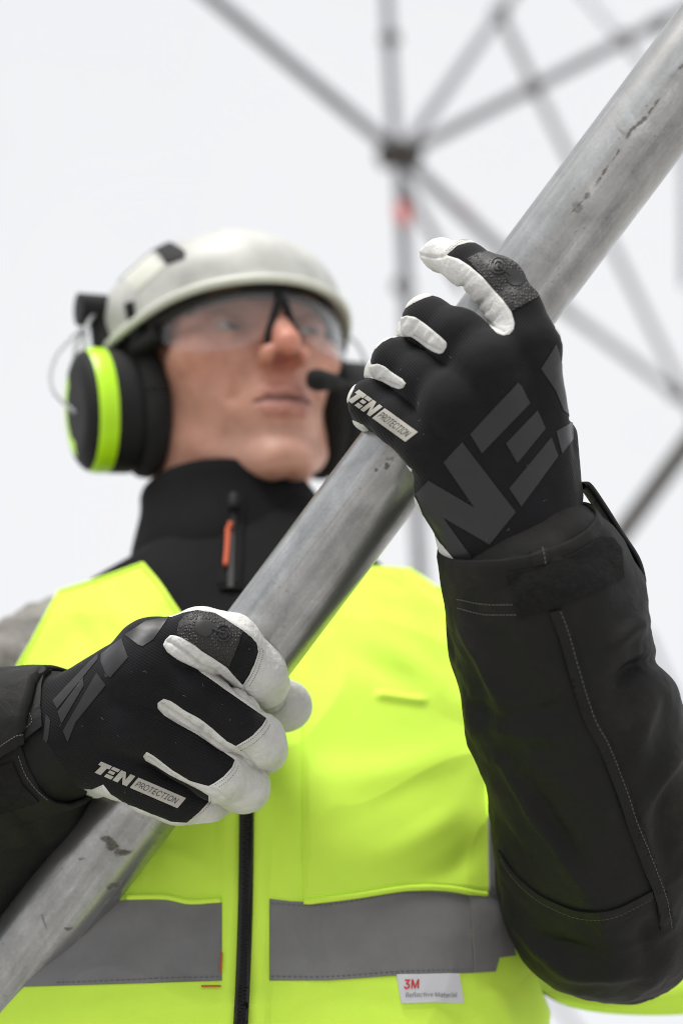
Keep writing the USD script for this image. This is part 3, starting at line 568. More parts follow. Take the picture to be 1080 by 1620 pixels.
for p in ([(83.3, 1108.8), (145.9, 1043), (155, 1035), (155, 1043), (90.5, 1121.7)], [(91.3, 1126.1), (131.5, 1071.9), (132.7, 1085.2), (97.3, 1145.3)], [(99.5, 1156.2), (153.1, 1064.7), (167.6, 1084), (119.4, 1142.9), (106.9, 1174.2)], [(160.4, 1034.6), (192.8, 1010), (195.3, 1020.2), (202.5, 1040.6), (174.8, 1071.9), (168.8, 1068.3), (159.9, 1046.7)], [(197.7, 1004.5), (230.2, 983), (267.5, 976), (242.2, 1011.8), (225.3, 1023.1), (218.1, 1020.2)], [(66, 1190), (73, 1130), (80, 1140), (76, 1170)]):
    emit(gloveR, 'rubber_letter', decal(castR, p, 0.35, 3.0), 'rubber_print', 40)
# touch patches with their little hand-and-ring mark
def patch(glove, cast, poly, ring, hand, finger):
    uv, f = flat_poly(poly, 3.0); V, F = decal(cast, (uv, f), 0.40); st = px(V) / 3.0
    emit(glove, 'touch_patch', (V, F), 'touch_patch', True, uv=st)
    ms = [decal(cast, (spline(hand, 4, True)), 0.75, 2.5)]
    th = np.linspace(0, 2 * np.pi, 26)[:-1]
    for r in (12.0, 6.5):
        P, N = cast(np.array(ring) + np.c_[np.cos(th), np.sin(th)] * r, 0.55); ms.append(tube(np.vstack([P, P[:1]]), 0.42, 6, False))
    P, N = cast(spline(finger, 6), 0.55); ms.append(tube(P, 0.6, 6))
    emit(glove, 'touch_mark', join(ms), 'rubber_print', 40)
patch(gloveL, castL, [(738.5, 409.3), (756, 400), (790.4, 395), (806, 407), (821.5, 418), (844.8, 445.6), (856, 466.3), (832, 480), (808.5, 492.2), (795.6, 474.1), (774.8, 450.7), (756.7, 428.7)], (787.8, 421), [(798, 432.6), (806, 426), (819, 430), (826.7, 443), (821.5, 452), (806, 449.5)], [(788, 421), (796, 428), (806, 436)])
patch(gloveR, castR, [(283, 986), (292, 974), (311.7, 966.6), (339.4, 970.2), (360, 982), (383.9, 999.3), (375.6, 1023.3), (361.7, 1056.7), (339.4, 1041.4), (314.4, 1025), (279.7, 1004)], (353.3, 1002.5), [(308.9, 991.4), (317.2, 981.7), (333.9, 985.8), (338, 994), (327, 1008), (311.7, 1001)], [(353, 1002), (344, 999), (334, 995)])

# ------------------------------------------------------------------ jacket and vest
TC = np.array([-0.067, 0.945])
TZ = np.array([0.88, 1.0, 1.12, 1.22, 1.32, 1.40, 1.46, 1.500, 1.525, 1.545, 1.560, 1.575])
TAx = np.array([0.185, 0.185, 0.182, 0.178, 0.172, 0.166, 0.157, 0.136, 0.100, 0.072, 0.062, 0.056])
TAr = np.array([0.15, 0.155, 0.166, 0.184, 0.200, 0.190, 0.172, 0.138, 0.106, 0.080, 0.064, 0.056])
TBf = np.array([0.122, 0.124, 0.132, 0.138, 0.132, 0.121, 0.106, 0.094, 0.086, 0.078, 0.070, 0.062])
TBb = np.array([0.13, 0.13, 0.13, 0.13, 0.13, 0.125, 0.115, 0.10, 0.088, 0.078, 0.068, 0.06])
def torso(off, nz=420, nt=520, wrinkle=0.0, seed=1, z0=0.88, z1=1.575):
    z = np.linspace(z0, z1, nz); th = np.arange(nt) / nt * 2 * np.pi - np.pi
    zz = np.linspace(0.88, 1.575, 400); ker = np.exp(-np.linspace(-2, 2, 25) ** 2); ker /= ker.sum()
    sm = lambda t: np.interp(z, zz, np.convolve(np.pad(np.interp(zz, TZ, t), 12, mode='edge'), ker, 'valid'))
    a, ar, bf, bb = sm(TAx), sm(TAr), sm(TBf), sm(TBb)
    Z, T = np.meshgrid(z, th, indexing='ij'); s, c = np.sin(T), np.cos(T); e = 2 / 2.5
    X = TC[0] + (np.where(s > 0, ar[:, None], a[:, None]) + off) * np.sign(s) * np.abs(s) ** e
    Y = TC[1] - np.where(c > 0, bf[:, None] + off, bb[:, None] + off) * np.sign(c) * np.abs(c) ** e
    V = np.stack([X, Y, Z], -1).reshape(-1, 3); F = grid_faces(nz, nt, True); F = outward(V, F); n = vnormals(V, F)
    if wrinkle:
        q = V * np.array([9.0, 9.0, 7.0]); w = meshkit.fbm(q + 3 * meshkit.noise(q * 0.6, seed)[:, None], 3, seed) - 0.5
        drape = meshkit.noise(V * np.array([22.0, 14.0, 3.2]) + 1.3 * meshkit.noise(V * 6, seed + 4)[:, None], seed + 2) - 0.5
        cr = np.clip(1 - 6 * np.abs(meshkit.noise(V * np.array([15, 12, 13.0]) + 1.6 * meshkit.noise(V * 7, seed + 6)[:, None], seed + 7) - 0.5), 0, 1) * meshkit.noise(V * 8, seed + 8)
        V = V + n * ((w * 1.2 + drape * 0.9 + cr * 0.55) * wrinkle)[:, None]
    return V, F, n
jV, jF, _ = torso(0.0, 160, 200, 0.004)
jacket = emit(person, 'jacket', (jV, jF), 'black_softshell', True, space='world', label='black work jacket with dusty sleeves and a stand-up collar')
# stand-up collar
def ring_wall(c, ax, ay, z, flare, thick, n=96, tilt=0.0):
    """A standing fabric band: outer wall up, over a rolled edge, inner wall down."""
    prof = [(0, z[0])] + [(flare * (1 - t) - 0.002 * math.sin(t * 9), z[0] + (z[1] - z[0]) * t) for t in np.linspace(0.1, 1, 12)] + [(-thick * 0.5, z[1] + thick * 0.4), (-thick, z[1]), (-thick, z[0])]
    th = np.arange(n) / n * 2 * np.pi; V = []
    for o, zz in prof:
        w = 0.0025 * (meshkit.noise(np.c_[np.cos(th) * 3, np.sin(th) * 3, np.full(n, zz * 30)], 8) - 0.5)
        V.append(np.c_[c[0] + (ax + o + w) * np.sin(th), c[1] - (ay + o + w) * np.cos(th), zz + tilt * (1 - np.cos(th)) * 0.5])
    V = np.vstack(V); F = grid_faces(len(prof), n, True); return V, outward(V, F)
cV, cF = ring_wall((-0.083, 0.935), 0.068, 0.074, (1.480, 1.590), 0.002, 0.005, 128, 0.006)
emit(jacket, 'collar', (cV, cF), 'black_softshell', True, space='world')
cast_c = Caster(np.vstack([W2C(cV), W2C(jV)]), np.vstack([cF, jF + len(cV)]))
emit(jacket, 'zip_flap', decal(cast_c, [(352, 782), (386, 782), (384, 860), (382, 935), (348, 935), (351, 860)], 2.5, 8), 'black_softshell', 30)
emit(jacket, 'zip', decal(cast_c, [(365, 784), (373, 784), (370, 935), (361, 935)], 4.0, 8), 'black_plastic', 30)
P, N = cast_c(spline([(363, 832), (361, 868), (358, 904)], 6), 5.5); emit(jacket, 'zip_pull', tube(P, 1.7, 10), 'orange_cord', True, label='orange cord pull on the collar zip')
P, N = cast_c(spline([(369, 790), (367, 812)], 4), 5.5); emit(jacket, 'zip_slider', tube(P, [3, 4, 4, 3.5, 3][:len(P)], 8), 'black_plastic', True)
emit(jacket, 'zip_garage', decal(cast_c, [(348, 906), (380, 906), (379, 928), (346, 928)], 3.2, 8), 'black_softshell', 30)

# vest: the torso's surface a little further out, cut along its neckline and armholes
vV, vF, vn = torso(0.012, 620, 820, 0.0085, 3, 0.90, 1.572)
front_poly = [(95, 936), (160, 916), (225, 893), (252, 925), (281, 968), (330, 1035), (385, 1112), (432, 1040), (500, 955), (545, 904), (600, 900), (660, 905), (706, 911), (722, 1000), (745, 1100), (766, 1180), (774, 1300), (800, 1420), (830, 1500), (885, 1640), (1000, 2400), (-400, 2400), (-90, 1700), (-50, 1300), (15, 1090)]
vc = W2C(vV); vuv = px(vc); fr = vn[:, 1] < 0.15
xr = np.abs(vV[:, 0] - TC[0] - 0.01)
side = np.minimum((1.55 - vV[:, 2]) * 1000, np.maximum((0.150 - xr) * 1000, (1.27 - vV[:, 2]) * 1000))
vm = np.where(fr, poly_sd(vuv, front_poly) / 2.3, side)
# chest pocket on the left breast with its piped hem, and the hang of the cloth
def raise_by(poly, amt, soft): return amt * np.clip(poly_sd(vuv, poly) / soft, 0, 1)
hang = np.zeros(len(vV))
hang += np.where(fr, raise_by([(479, 800), (830, 800), (830, 1418), (742, 1412), (700, 1406), (640, 1406), (560, 1418), (480, 1428)], 0.0028, 6), 0)
hang += np.where(fr, 0.0022 * np.exp(-((vuv[:, 1] - 1108 - 5 * np.sin(vuv[:, 0] * 0.03)) / 7) ** 2) * np.clip((45 - np.abs(vuv[:, 0] - 632)) / 14, 0, 1), 0)
hang += np.where(fr, raise_by([(350, 1250), (372, 1250), (372, 1700), (350, 1700)], 0.0022, 4) + raise_by([(399, 1250), (425, 1250), (425, 1700), (399, 1700)], 0.0022, 4), 0)
for ln, am, w in (([(560, 930), (600, 1010), (690, 1090), (760, 1150)], 0.006, 22), ([(520, 1000), (600, 1060), (700, 1100)], -0.005, 20), ([(640, 930), (690, 1000), (735, 1080)], -0.005, 18), ([(480, 1200), (560, 1230), (680, 1210), (765, 1180)], 0.004, 26), ([(760, 1230), (700, 1300), (620, 1350), (520, 1380)], 0.0045, 24), ([(770, 1300), (720, 1370), (640, 1400)], -0.004, 20),
    ([(160, 940), (200, 990), (260, 1030)], 0.005, 20), ([(110, 960), (140, 1030), (130, 1090)], -0.005, 20), ([(200, 1330), (280, 1350), (345, 1390)], 0.004, 18), ([(100, 1620), (200, 1590), (340, 1600)], 0.004, 20), ([(430, 1600), (560, 1580), (700, 1620)], -0.004, 22), ([(760, 1560), (790, 1590), (820, 1640)], 0.005, 16), ([(660, 1560), (720, 1600), (760, 1640)], -0.004, 16)):
    L = spline(ln, 90); dd, i = cKDTree(L).query(vuv); hang += 0.5 * np.where(fr, am * np.exp(-(dd / w) ** 2) * np.sin(np.pi * np.clip(i / (len(L) - 1), 0.06, 0.94)), 0)
vV2 = vV + vn * hang[:, None]
(kV, kF), (oV, oF) = split(W2C(vV2), vF, vm)
vest = emit(person, 'vest', (kV, kF), 'hi_vis_yellow', True, label='fluorescent yellow hi-vis vest with grey reflective bands')
cast_v = Caster(W2C(vV2), vF)
def hem(cast, line, r, off, name='edge_binding', m='hi_vis_trim', n=8, parent=vest):
    P, N = cast(spline(line, n), off); emit(parent, name, tube(P, r, 8), m, True)
hem(cast_v, [(95, 936), (160, 916), (225, 893)], 1.6, 0); hem(cast_v, [(225, 893), (252, 925), (281, 968), (330, 1035), (385, 1112), (432, 1040), (500, 955), (545, 904)], 1.5, 0.3)
hem(cast_v, [(95, 936), (55, 1010), (15, 1090), (-30, 1250)], 1.5, 0.3); hem(cast_v, [(706, 911), (722, 1000), (745, 1100), (766, 1180), (774, 1300), (790, 1400)], 1.5, 0.3)
emit(vest, 'reflective_band', decal(cast_v, [(60, 1446), (130, 1430), (200, 1425), (262, 1425), (285, 1429), (300, 1432), (351, 1429), (351, 1552), (300, 1554), (200, 1557), (30, 1562)], 0.9, 7), 'reflective_tape', 40)
emit(vest, 'reflective_band', decal(cast_v, [(426, 1423), (460, 1427), (500, 1428), (530, 1425), (560, 1420), (600, 1413), (640, 1408), (700, 1408), (742, 1414), (744, 1480), (748, 1540), (640, 1543), (520, 1552), (426, 1552)], 0.9, 7), 'reflective_tape', 40)
emit(vest, 'reflective_band', decal(cast_v, [(742, 1418), (772, 1412), (771, 1300), (768, 1200), (764, 1150), (782, 1150), (790, 1300), (799, 1420), (812, 1512), (786, 1516), (780, 1538), (748, 1540), (746, 1480)], 1.9, 7), 'reflective_tape', 40)
for s in ([(426, 1546), (520, 1546), (640, 1537), (744, 1534)], [(90, 1556), (200, 1551), (300, 1548), (350, 1546)], [(426, 1430), (500, 1434), (560, 1426), (640, 1414), (740, 1420)]):
    emit(vest, 'band_stitching', stitches(cast_v, s, 3.0, 1.8, 0.3, 1.2), 'grey_plastic', True, kind='stuff')
emit(vest, 'pocket_piping', (lambda P: tube(P, 1.6, 8))(cast_v(spline([(200, 1421), (262, 1421), (300, 1428), (350, 1425)], 10), 1.2)[0]), 'hi_vis_trim', True)
emit(vest, 'pocket_piping', (lambda P: tube(P, 1.8, 8))(cast_v(spline([(480, 1426), (560, 1416), (640, 1404), (700, 1404), (740, 1410), (768, 1416)], 10), 1.2)[0]), 'hi_vis_trim', True)
# front zip: tape with its two rows of teeth
zc_ = spline([(386, 1120), (389, 1200), (390, 1280), (389, 1400), (387, 1480), (384, 1560), (380, 1640)], 10)
emit(vest, 'zip', decal(cast_v, np.vstack([zc_ + [-12, 0], (zc_ + [11.5, 0])[::-1]]), 2.2, 6), 'zip_tape', 40)
ms = []; Pz, Nz = cast_v(spline([(386, 1120), (389, 1200), (390, 1280), (389, 1400), (387, 1480), (384, 1560), (380, 1640)], 26), 2.9)
for i, (p, n_) in enumerate(zip(Pz, Nz)):
    ms.append(tube(np.array([p + [-1.9 + (i % 2) * 1.2, 0, 0], p + [0.7 + (i % 2) * 1.2, 0, 0]]), 0.62, 6))
emit(vest, 'zip_teeth', join(ms), 'black_plastic', 30, kind='stuff')
emit(vest, 'seam', stitches(cast_v, [(478, 1130), (478, 1280), (479, 1420)], 2.6, 1.6, 0.3, 0.4), 'hi_vis_trim', True, kind='stuff')
emit(vest, 'orange_stitch', (lambda P: tube(P, 0.5, 6))(cast_v(spline([(352, 1508), (350, 1540)], 4), 1.6)[0]), 'orange_cord', True); emit(vest, 'orange_stitch', (lambda P: tube(P, 0.5, 6))(cast_v(spline([(318, 1563), (350, 1562)], 4), 1.6)[0]), 'orange_cord', True)
lab = emit(vest, 'sewn_label', decal(cast_v, [(626, 1543), (723, 1541), (731, 1586), (634, 1588)], 1.9, 6), 'white_label', 40, label='small white label sewn under the band')
def words(text, o, ex, ey, m, name, off, cast=cast_v, bold=False, parent=vest):
    t = meshkit.text_mesh(text, 1.0, 0.05, bold); v, f = np.asarray(t.vertices), np.asarray(t.faces); f = f[t.face_normals[:, 2] > 0.9]; w = v[:, 0].max()
    v, f = trimesh.remesh.subdivide_to_size(v, f, 0.5, max_iter=10); o, ex, ey = map(np.array, (o, ex, ey))
    P, N = cast(o + np.outer(v[:, 0] / w, ex) + np.outer(v[:, 1], ey), off); emit(parent, name, (P, orient(P, f, N)), m, False)
words('3M', (636, 1566), (24, -1), (1, -14), 'red_lettering', 'label_mark', 2.4, bold=True); words('Reflective Material', (639, 1579), (80, -2), (0.6, -7), 'grey_lettering', 'label_words', 2.4)

# -- sleeves
def creases(V, lines):
    uv = px(V); d = np.zeros(len(V))
    for ln, amp, w in lines:
        L = spline(ln, 70); dd, i = cKDTree(L).query(uv); t = i / (len(L) - 1); d += amp * np.exp(-(dd / w) ** 2) * np.sin(np.pi * np.clip(0.08 + 0.84 * t, 0, 1))
    return d
def w2c1(x, y, z): return W2C(np.array([[x, y, z]]))[0]
shL, shR = w2c1(0.085, 1.0, 1.455), w2c1(-0.222, 0.975, 1.455)
SL = [(cp(845, 930, 728), 45), (cp(868, 1010, 736), 46), (cp(884, 1062, 743), 45.5), (cp(905, 1130, 752), 50), (cp(928, 1210, 764), 52), (cp(945, 1310, 780), 55), (cp(955, 1420, 800), 55)]
def sl_sdf(p): return smin(chain(p, SL, 14), smin(cone(p, cp(955, 1418, 806), (cp(955, 1418, 806) + shL) / 2, 55, 47), cone(p, (cp(955, 1418, 806) + shL) / 2, shL, 47, 52), 10), 12)
V, F = surface_nets(sl_sdf, (-10, -360, -1130), (340, 20, -670), 2.6); V = relax(V, F, 4); F = outward(V, F); n = vnormals(V, F)
d = creases(V, [([(1050, 1044), (1018, 1050), (990, 1066), (968, 1092)], -7, 13), ([(1012, 1000), (985, 1025), (960, 1062)], -1.5, 14), ([(1012, 985), (985, 1000), (960, 1030)], 3.5, 16), ([(1045, 1090), (1015, 1110), (1000, 1160), (1010, 1210)], 5, 20),
    ([(723, 976), (745, 1015), (774, 1066), (800, 1120)], 3.0, 10), ([(735, 1040), (760, 1090), (778, 1150)], -2.5, 12), ([(786, 1194), (830, 1267), (878, 1339), (930, 1411)], 3.2, 9), ([(800, 1190), (850, 1265), (895, 1335), (930, 1380)], -2.6, 14), ([(778, 1290), (800, 1330), (840, 1370)], -3, 12),
    ([(1090, 1220), (1060, 1260), (1050, 1320), (1060, 1380)], -6, 20), ([(1075, 1180), (1050, 1210), (1030, 1270)], 4, 14), ([(840, 1480), (890, 1500), (950, 1510)], -3, 14), ([(870, 1530), (930, 1545), (1000, 1540)], 3, 12), ([(1040, 1440), (1020, 1490), (1040, 1540)], -2.5, 14), ([(800, 1440), (850, 1500), (900, 1540)], 3, 10)])
rg = lambda q, sd: np.clip(1 - 5.5 * np.abs(meshkit.noise(q, sd) - 0.5), 0, 1)
axq = np.stack([V @ nrm(np.array([0.97, 0.22, 0.1])), V @ nrm(np.array([-0.22, 0.97, 0.0])), V[:, 2]], 1)
wq = axq * np.array([0.012, 0.022, 0.012]) + 0.9 * meshkit.noise(V * 0.018, 33)[:, None]
d = d + 2.6 * rg(wq, 34) * meshkit.noise(V * 0.012, 35) * 1.6 + 1.3 * rg(wq * 2.3, 36) * meshkit.noise(V * 0.02, 37)
d = d * 1.25 + (meshkit.fbm(V * 0.014, 4, 21) - 0.5) * 10 + (meshkit.fbm(V * 0.03 + 1.2 * meshkit.noise(V * 0.02, 9)[:, None], 4, 27) - 0.5) * 4 + (meshkit.fbm(V * np.array([0.05, 0.02, 0.05]), 3, 22) - 0.5) * 2.4
V = V + n * d[:, None]
axL = nrm(cp(930, 1210, 764) - cp(845, 930, 728))
sleeveL = emit(jacket, 'sleeve', (V, F), 'black_jacket', True, label='raised black sleeve, dusty, with a long stitched seam')
def cuff(c0, c1, r0, r1, face, seed, squash=1.0):
    """A stiff fabric cuff: outer wall, rolled rim, inner lining."""
    ax = nrm(c1 - c0); L = np.linalg.norm(c1 - c0); b = nrm(np.cross(ax, face)); f = np.cross(b, ax)
    if f @ face < 0: f = -f; 
    prof = [(r1 - 9, L + 3), (r1 - 3, L + 1.5)] + [(r0 + (r1 - r0) * t, L * t) for t in np.linspace(1, 0.06, 14)] + [(r0 - 0.8, -0.6), (r0 - 2.0, -1.2), (r0 - 3.2, -0.4), (r0 - 3.8, 3), (r0 - 4.0, 12), (r0 - 4, L * 0.8)]
    n = 140; th = np.arange(n) / n * 2 * np.pi; V = []
    for r, s in prof:
        w = (meshkit.noise(np.c_[np.cos(th) * 1.6, np.sin(th) * 1.6, np.full(n, s * 0.02)], seed) - 0.5) * 5 + (meshkit.noise(np.c_[np.cos(th) * 5, np.sin(th) * 5, np.full(n, s * 0.06)], seed + 1) - 0.5) * 1.6
        ds = (meshkit.noise(np.c_[np.cos(th) * 1.3, np.sin(th) * 1.3, np.zeros(n)], seed + 2) - 0.5) * 7 * (1 - s / L)
        V.append(c0 + np.outer(s + ds, ax) + ((r + w) * np.cos(th))[:, None] * f * squash + ((r + w) * np.sin(th))[:, None] * b)
    V = np.vstack(V); F = grid_faces(len(prof), n, True); return V, outward(V, F)
qV, qF = cuff(cp(822, 838, 722), cp(852, 950, 732), 43, 48.0, np.array([0, 0, 1.0]), 31)
cuffL = emit(jacket, 'cuff', (qV, qF), 'black_jacket', True)
castS = Caster(np.vstack([V, qV]), np.vstack([F, qF + len(V)]))
emit(jacket, 'hook_tape', decal(castS, [(803, 907), (835, 900), (868, 893), (910, 874), (949.6, 850), (968, 853), (980, 870), (984, 915), (930, 940), (872, 962), (819, 976), (810, 940)], 1.5, 5), 'hook_tape', 30, label='fuzzy black hook tape on the raised cuff')
emit(jacket, 'cuff_seam_tape', decal(castS, [(838, 872), (866, 862), (870, 890), (842, 897)], 0.9, 4), 'black_jacket', 30)
emit(jacket, 'cuff_stitching', stitches(castS, [(858, 866), (862, 892)], 2.2, 1.4, 0.28, 1.2), 'pale_thread', True, kind='stuff')
for s in ([(722, 948), (765, 956), (811, 957)], [(723, 962), (765, 972), (817, 973)]): emit(jacket, 'cuff_stitching', stitches(castS, s, 2.0, 1.4, 0.2, 0.3), 'pale_thread', True, kind='stuff')
seam = spline([(872, 966), (888, 1010), (905, 1070), (928, 1140), (950, 1180), (975, 1245), (996, 1305), (1020, 1370), (1040, 1424), (1048, 1470)], 8)
emit(jacket, 'seam_tape', decal(castS, np.vstack([seam + [-4, 2], (seam + [16, -3])[::-1]]), 1.7, 3), 'black_jacket', 30)
emit(jacket, 'sleeve_stitching', stitches(castS, seam[::8] + [12, -1], 2.4, 1.5, 0.2, 1.85), 'pale_thread', True, kind='stuff')
el = spline([(790, 1345), (812, 1378), (840, 1404), (868, 1422), (916, 1440), (969, 1438), (1030, 1409)], 8)
emit(jacket, 'seam_tape', decal(castS, np.vstack([el, (el + [2, 11])[::-1]]), 1.2, 3), 'black_jacket', 30)
emit(jacket, 'sleeve_stitching', stitches(castS, el[::8] + [1, 14], 2.4, 1.5, 0.2, 0.3), 'stitch_hole', True, kind='stuff')
# the loose end of the cuff strap, seen edge-on
def strap(line, depth, half, thick, skew=0.0):
    L = spline(line, 8); C = np.array([cp(u, v, depth) for u, v in L]); t = nrm(np.gradient(C, axis=0)); o = nrm(np.cross(t, [0, 0, 1.0])); W = np.array([skew, 0, 1.0]); k = len(L)
    end = np.clip(np.minimum(np.arange(k), np.arange(k)[::-1]) / 3.0, 0.35, 1)[:, None]
    sec = [(-half, 0.3), (-half + 1.5, 1), (0, 1.1), (half - 1.5, 1), (half, 0.3), (half, -0.3), (half - 1.5, -1), (0, -1.1), (-half + 1.5, -1), (-half, -0.3)]
    V = np.stack([C + W * h * end + o * thick * 0.5 * q for h, q in sec], 1).reshape(-1, 3); n = len(sec); F = grid_faces(k, n, True)
    for r, fl in ((0, 0), ((k - 1) * n, 1)): F = np.vstack([F, [[r, r + i, r + i + 1] if fl else [r, r + i + 1, r + i] for i in range(1, n - 1)]])
    return V, outward(V, F)
emit(jacket, 'cuff_strap', strap([(917, 770), (926, 769), (948, 800), (975, 843), (1003, 888), (1014, 938)], 734, 10, 3.2, 0.05), 'black_jacket', 30, label='cuff strap with its loose end standing off the raised cuff')
SR = [(cp(75, 1168, 763), 36), (cp(20, 1190, 775), 44), (cp(-150, 1240, 815), 54), (cp(-330, 1290, 862), 56)]
elR = cp(-330, 1290, 862)
def sr_sdf(p): return smin(smin(chain(p, SR, 12), cone(p, cp(50, 1262, 800), cp(-90, 1330, 835), 34, 70), 20), cone(p, elR, (elR + shR) / 2, 56, 60), 12)
V, F = surface_nets(sr_sdf, (-480, -360, -1050), (0, 20, -690), 2.8); V = relax(V, F, 4); F = outward(V, F); n = vnormals(V, F)
d = (meshkit.fbm(V * 0.02, 4, 41) - 0.5) * 10 + creases(V, [([(0, 1270), (40, 1300), (70, 1340)], -4, 12), ([(0, 1340), (40, 1330), (90, 1310)], 3, 12)])
V = V + n * d[:, None]
emit(jacket, 'sleeve', (V, F), 'black_jacket', True, label='lower black sleeve reaching in from the left')
qV, qF = cuff(cp(104, 1160, 757), cp(15, 1182, 774), 39, 45, np.array([0, 0, 1.0]), 51)
emit(jacket, 'cuff', (qV, qF), 'black_jacket', True)
castR2 = Caster(np.vstack([V, qV]), np.vstack([F, qF + len(V)]))
emit(jacket, 'cuff_strap', decal(castR2, [(-15, 1128), (0, 1115), (40, 1080), (66, 1060), (74, 1058), (66, 1090), (64, 1120), (67, 1152), (40, 1172), (0, 1200), (-15, 1210)], 3.4, 4), 'black_jacket', 40)
emit(jacket, 'cuff_stitching', stitches(castR2, [(58, 1080), (50, 1110), (48, 1130), (51, 1147), (25, 1166), (-5, 1188)], 1.6, 1.1, 0.25, 3.6), 'pale_thread', True, kind='stuff')
emit(jacket, 'cuff_stitching', stitches(castR2, [(29, 1195), (40, 1225), (58, 1250), (75, 1266)], 2.0, 1.4, 0.22, 0.5), 'stitch_hole', True, kind='stuff')
emit(jacket, 'hook_tape', decal(castR2, [(-10, 1215), (20, 1205), (35, 1240), (62, 1268), (40, 1275), (-10, 1290)], 1.2, 5), 'hook_tape', 30)
# grey yoke over the right shoulder and upper arm
def up_sdf(p): return smin(cone(p, shR + np.array([30, 12, 0]), (elR + shR) / 2, 58, 61), ell(p, shR + np.array([25, 15, 5]), (70, 55, 62)), 14)
V, F = surface_nets(up_sdf, (-480, -330, -1150), (-60, 60, -850), 3.2); V = relax(V, F, 4); F = outward(V, F); n = vnormals(V, F)
q = V * np.array([0.03, 0.03, 0.03]); V = V + n * ((meshkit.fbm(q + 1.5 * meshkit.noise(V * 0.02, 5)[:, None], 4, 61) - 0.5) * 16)[:, None]
emit(jacket, 'shoulder_panel', (V, F), 'grey_panel', True, label='creased pale grey fabric over the shoulder beside the vest')
# loose hem of the vest hanging behind the raised elbow
up = spline([(800, 1470), (835, 1530), (890, 1555), (990, 1560), (1090, 1510), (1180, 1440)], 8); lo = spline([(815, 1520), (850, 1566), (897, 1592), (969, 1605), (1080, 1606), (1190, 1590)], 8)
A = np.array([cp(u, v, 872 + 0.10 * (u - 800)) for u, v in up]); Bq = np.array([cp(u, v, 868 + 0.10 * (u - 800)) for u, v in lo])
t = np.linspace(0, 1, 9); S = np.stack([A * (1 - k) + Bq * k + np.array([0, 0, 10 * math.sin(math.pi * k)]) for k in t], 1)
S = S.reshape(-1, 3); S2 = S + np.array([0, 0, -4.0]); Fg = grid_faces(len(A), 9, False)
m = trimesh.Trimesh(np.vstack([S, S2]), np.vstack([Fg, Fg[:, ::-1] + len(S)]), process=False)
emit(vest, 'hanging_hem', (np.asarray(m.vertices), np.asarray(m.faces)), 'hi_vis_yellow', True)
# trousers and boots carry the figure down to the ground
def lg_sdf(p):
    d = rbox(p, (-0.067, 0.95, 0.93), (0.17, 0.12, 0.09), 0.08)
    for s in (-1, 1): d = smin(d, smin(cone(p, (-0.067 + s * 0.085, 0.95, 0.88), (-0.067 + s * 0.115, 0.93, 0.50), 0.098, 0.075), cone(p, (-0.067 + s * 0.115, 0.93, 0.50), (-0.067 + s * 0.135, 0.96, 0.10), 0.075, 0.068), 0.02), 0.02)
    return d
V, F = surface_nets(lg_sdf, (-0.34, 0.75, 0.01), (0.2, 1.15, 1.05), 0.009); F = outward(V, F); V = V + vnormals(V, F) * ((meshkit.fbm(V * 14, 3, 71) - 0.5) * 0.02)[:, None]
emit(person, 'trousers', (V, F), 'dark_trousers', True, space='world')
for s in (-1, 1):
    def bt(p, s=s): return smax(smin(cone(p, (-0.067 + s * 0.135, 0.965, 0.16), (-0.067 + s * 0.135, 0.965, 0.05), 0.055, 0.056), cone(p, (-0.067 + s * 0.14, 0.97, 0.05), (-0.067 + s * 0.155, 0.80, 0.045), 0.055, 0.05), 0.03), -(p[:, 2] - 0.002), 0.004)
    V, F = surface_nets(bt, (-0.067 + s * 0.145 - 0.09, 0.70, -0.01), (-0.067 + s * 0.145 + 0.09, 1.06, 0.24), 0.006); emit(person, 'boot', (V, outward(V, F)), 'boot_leather', True, space='world')

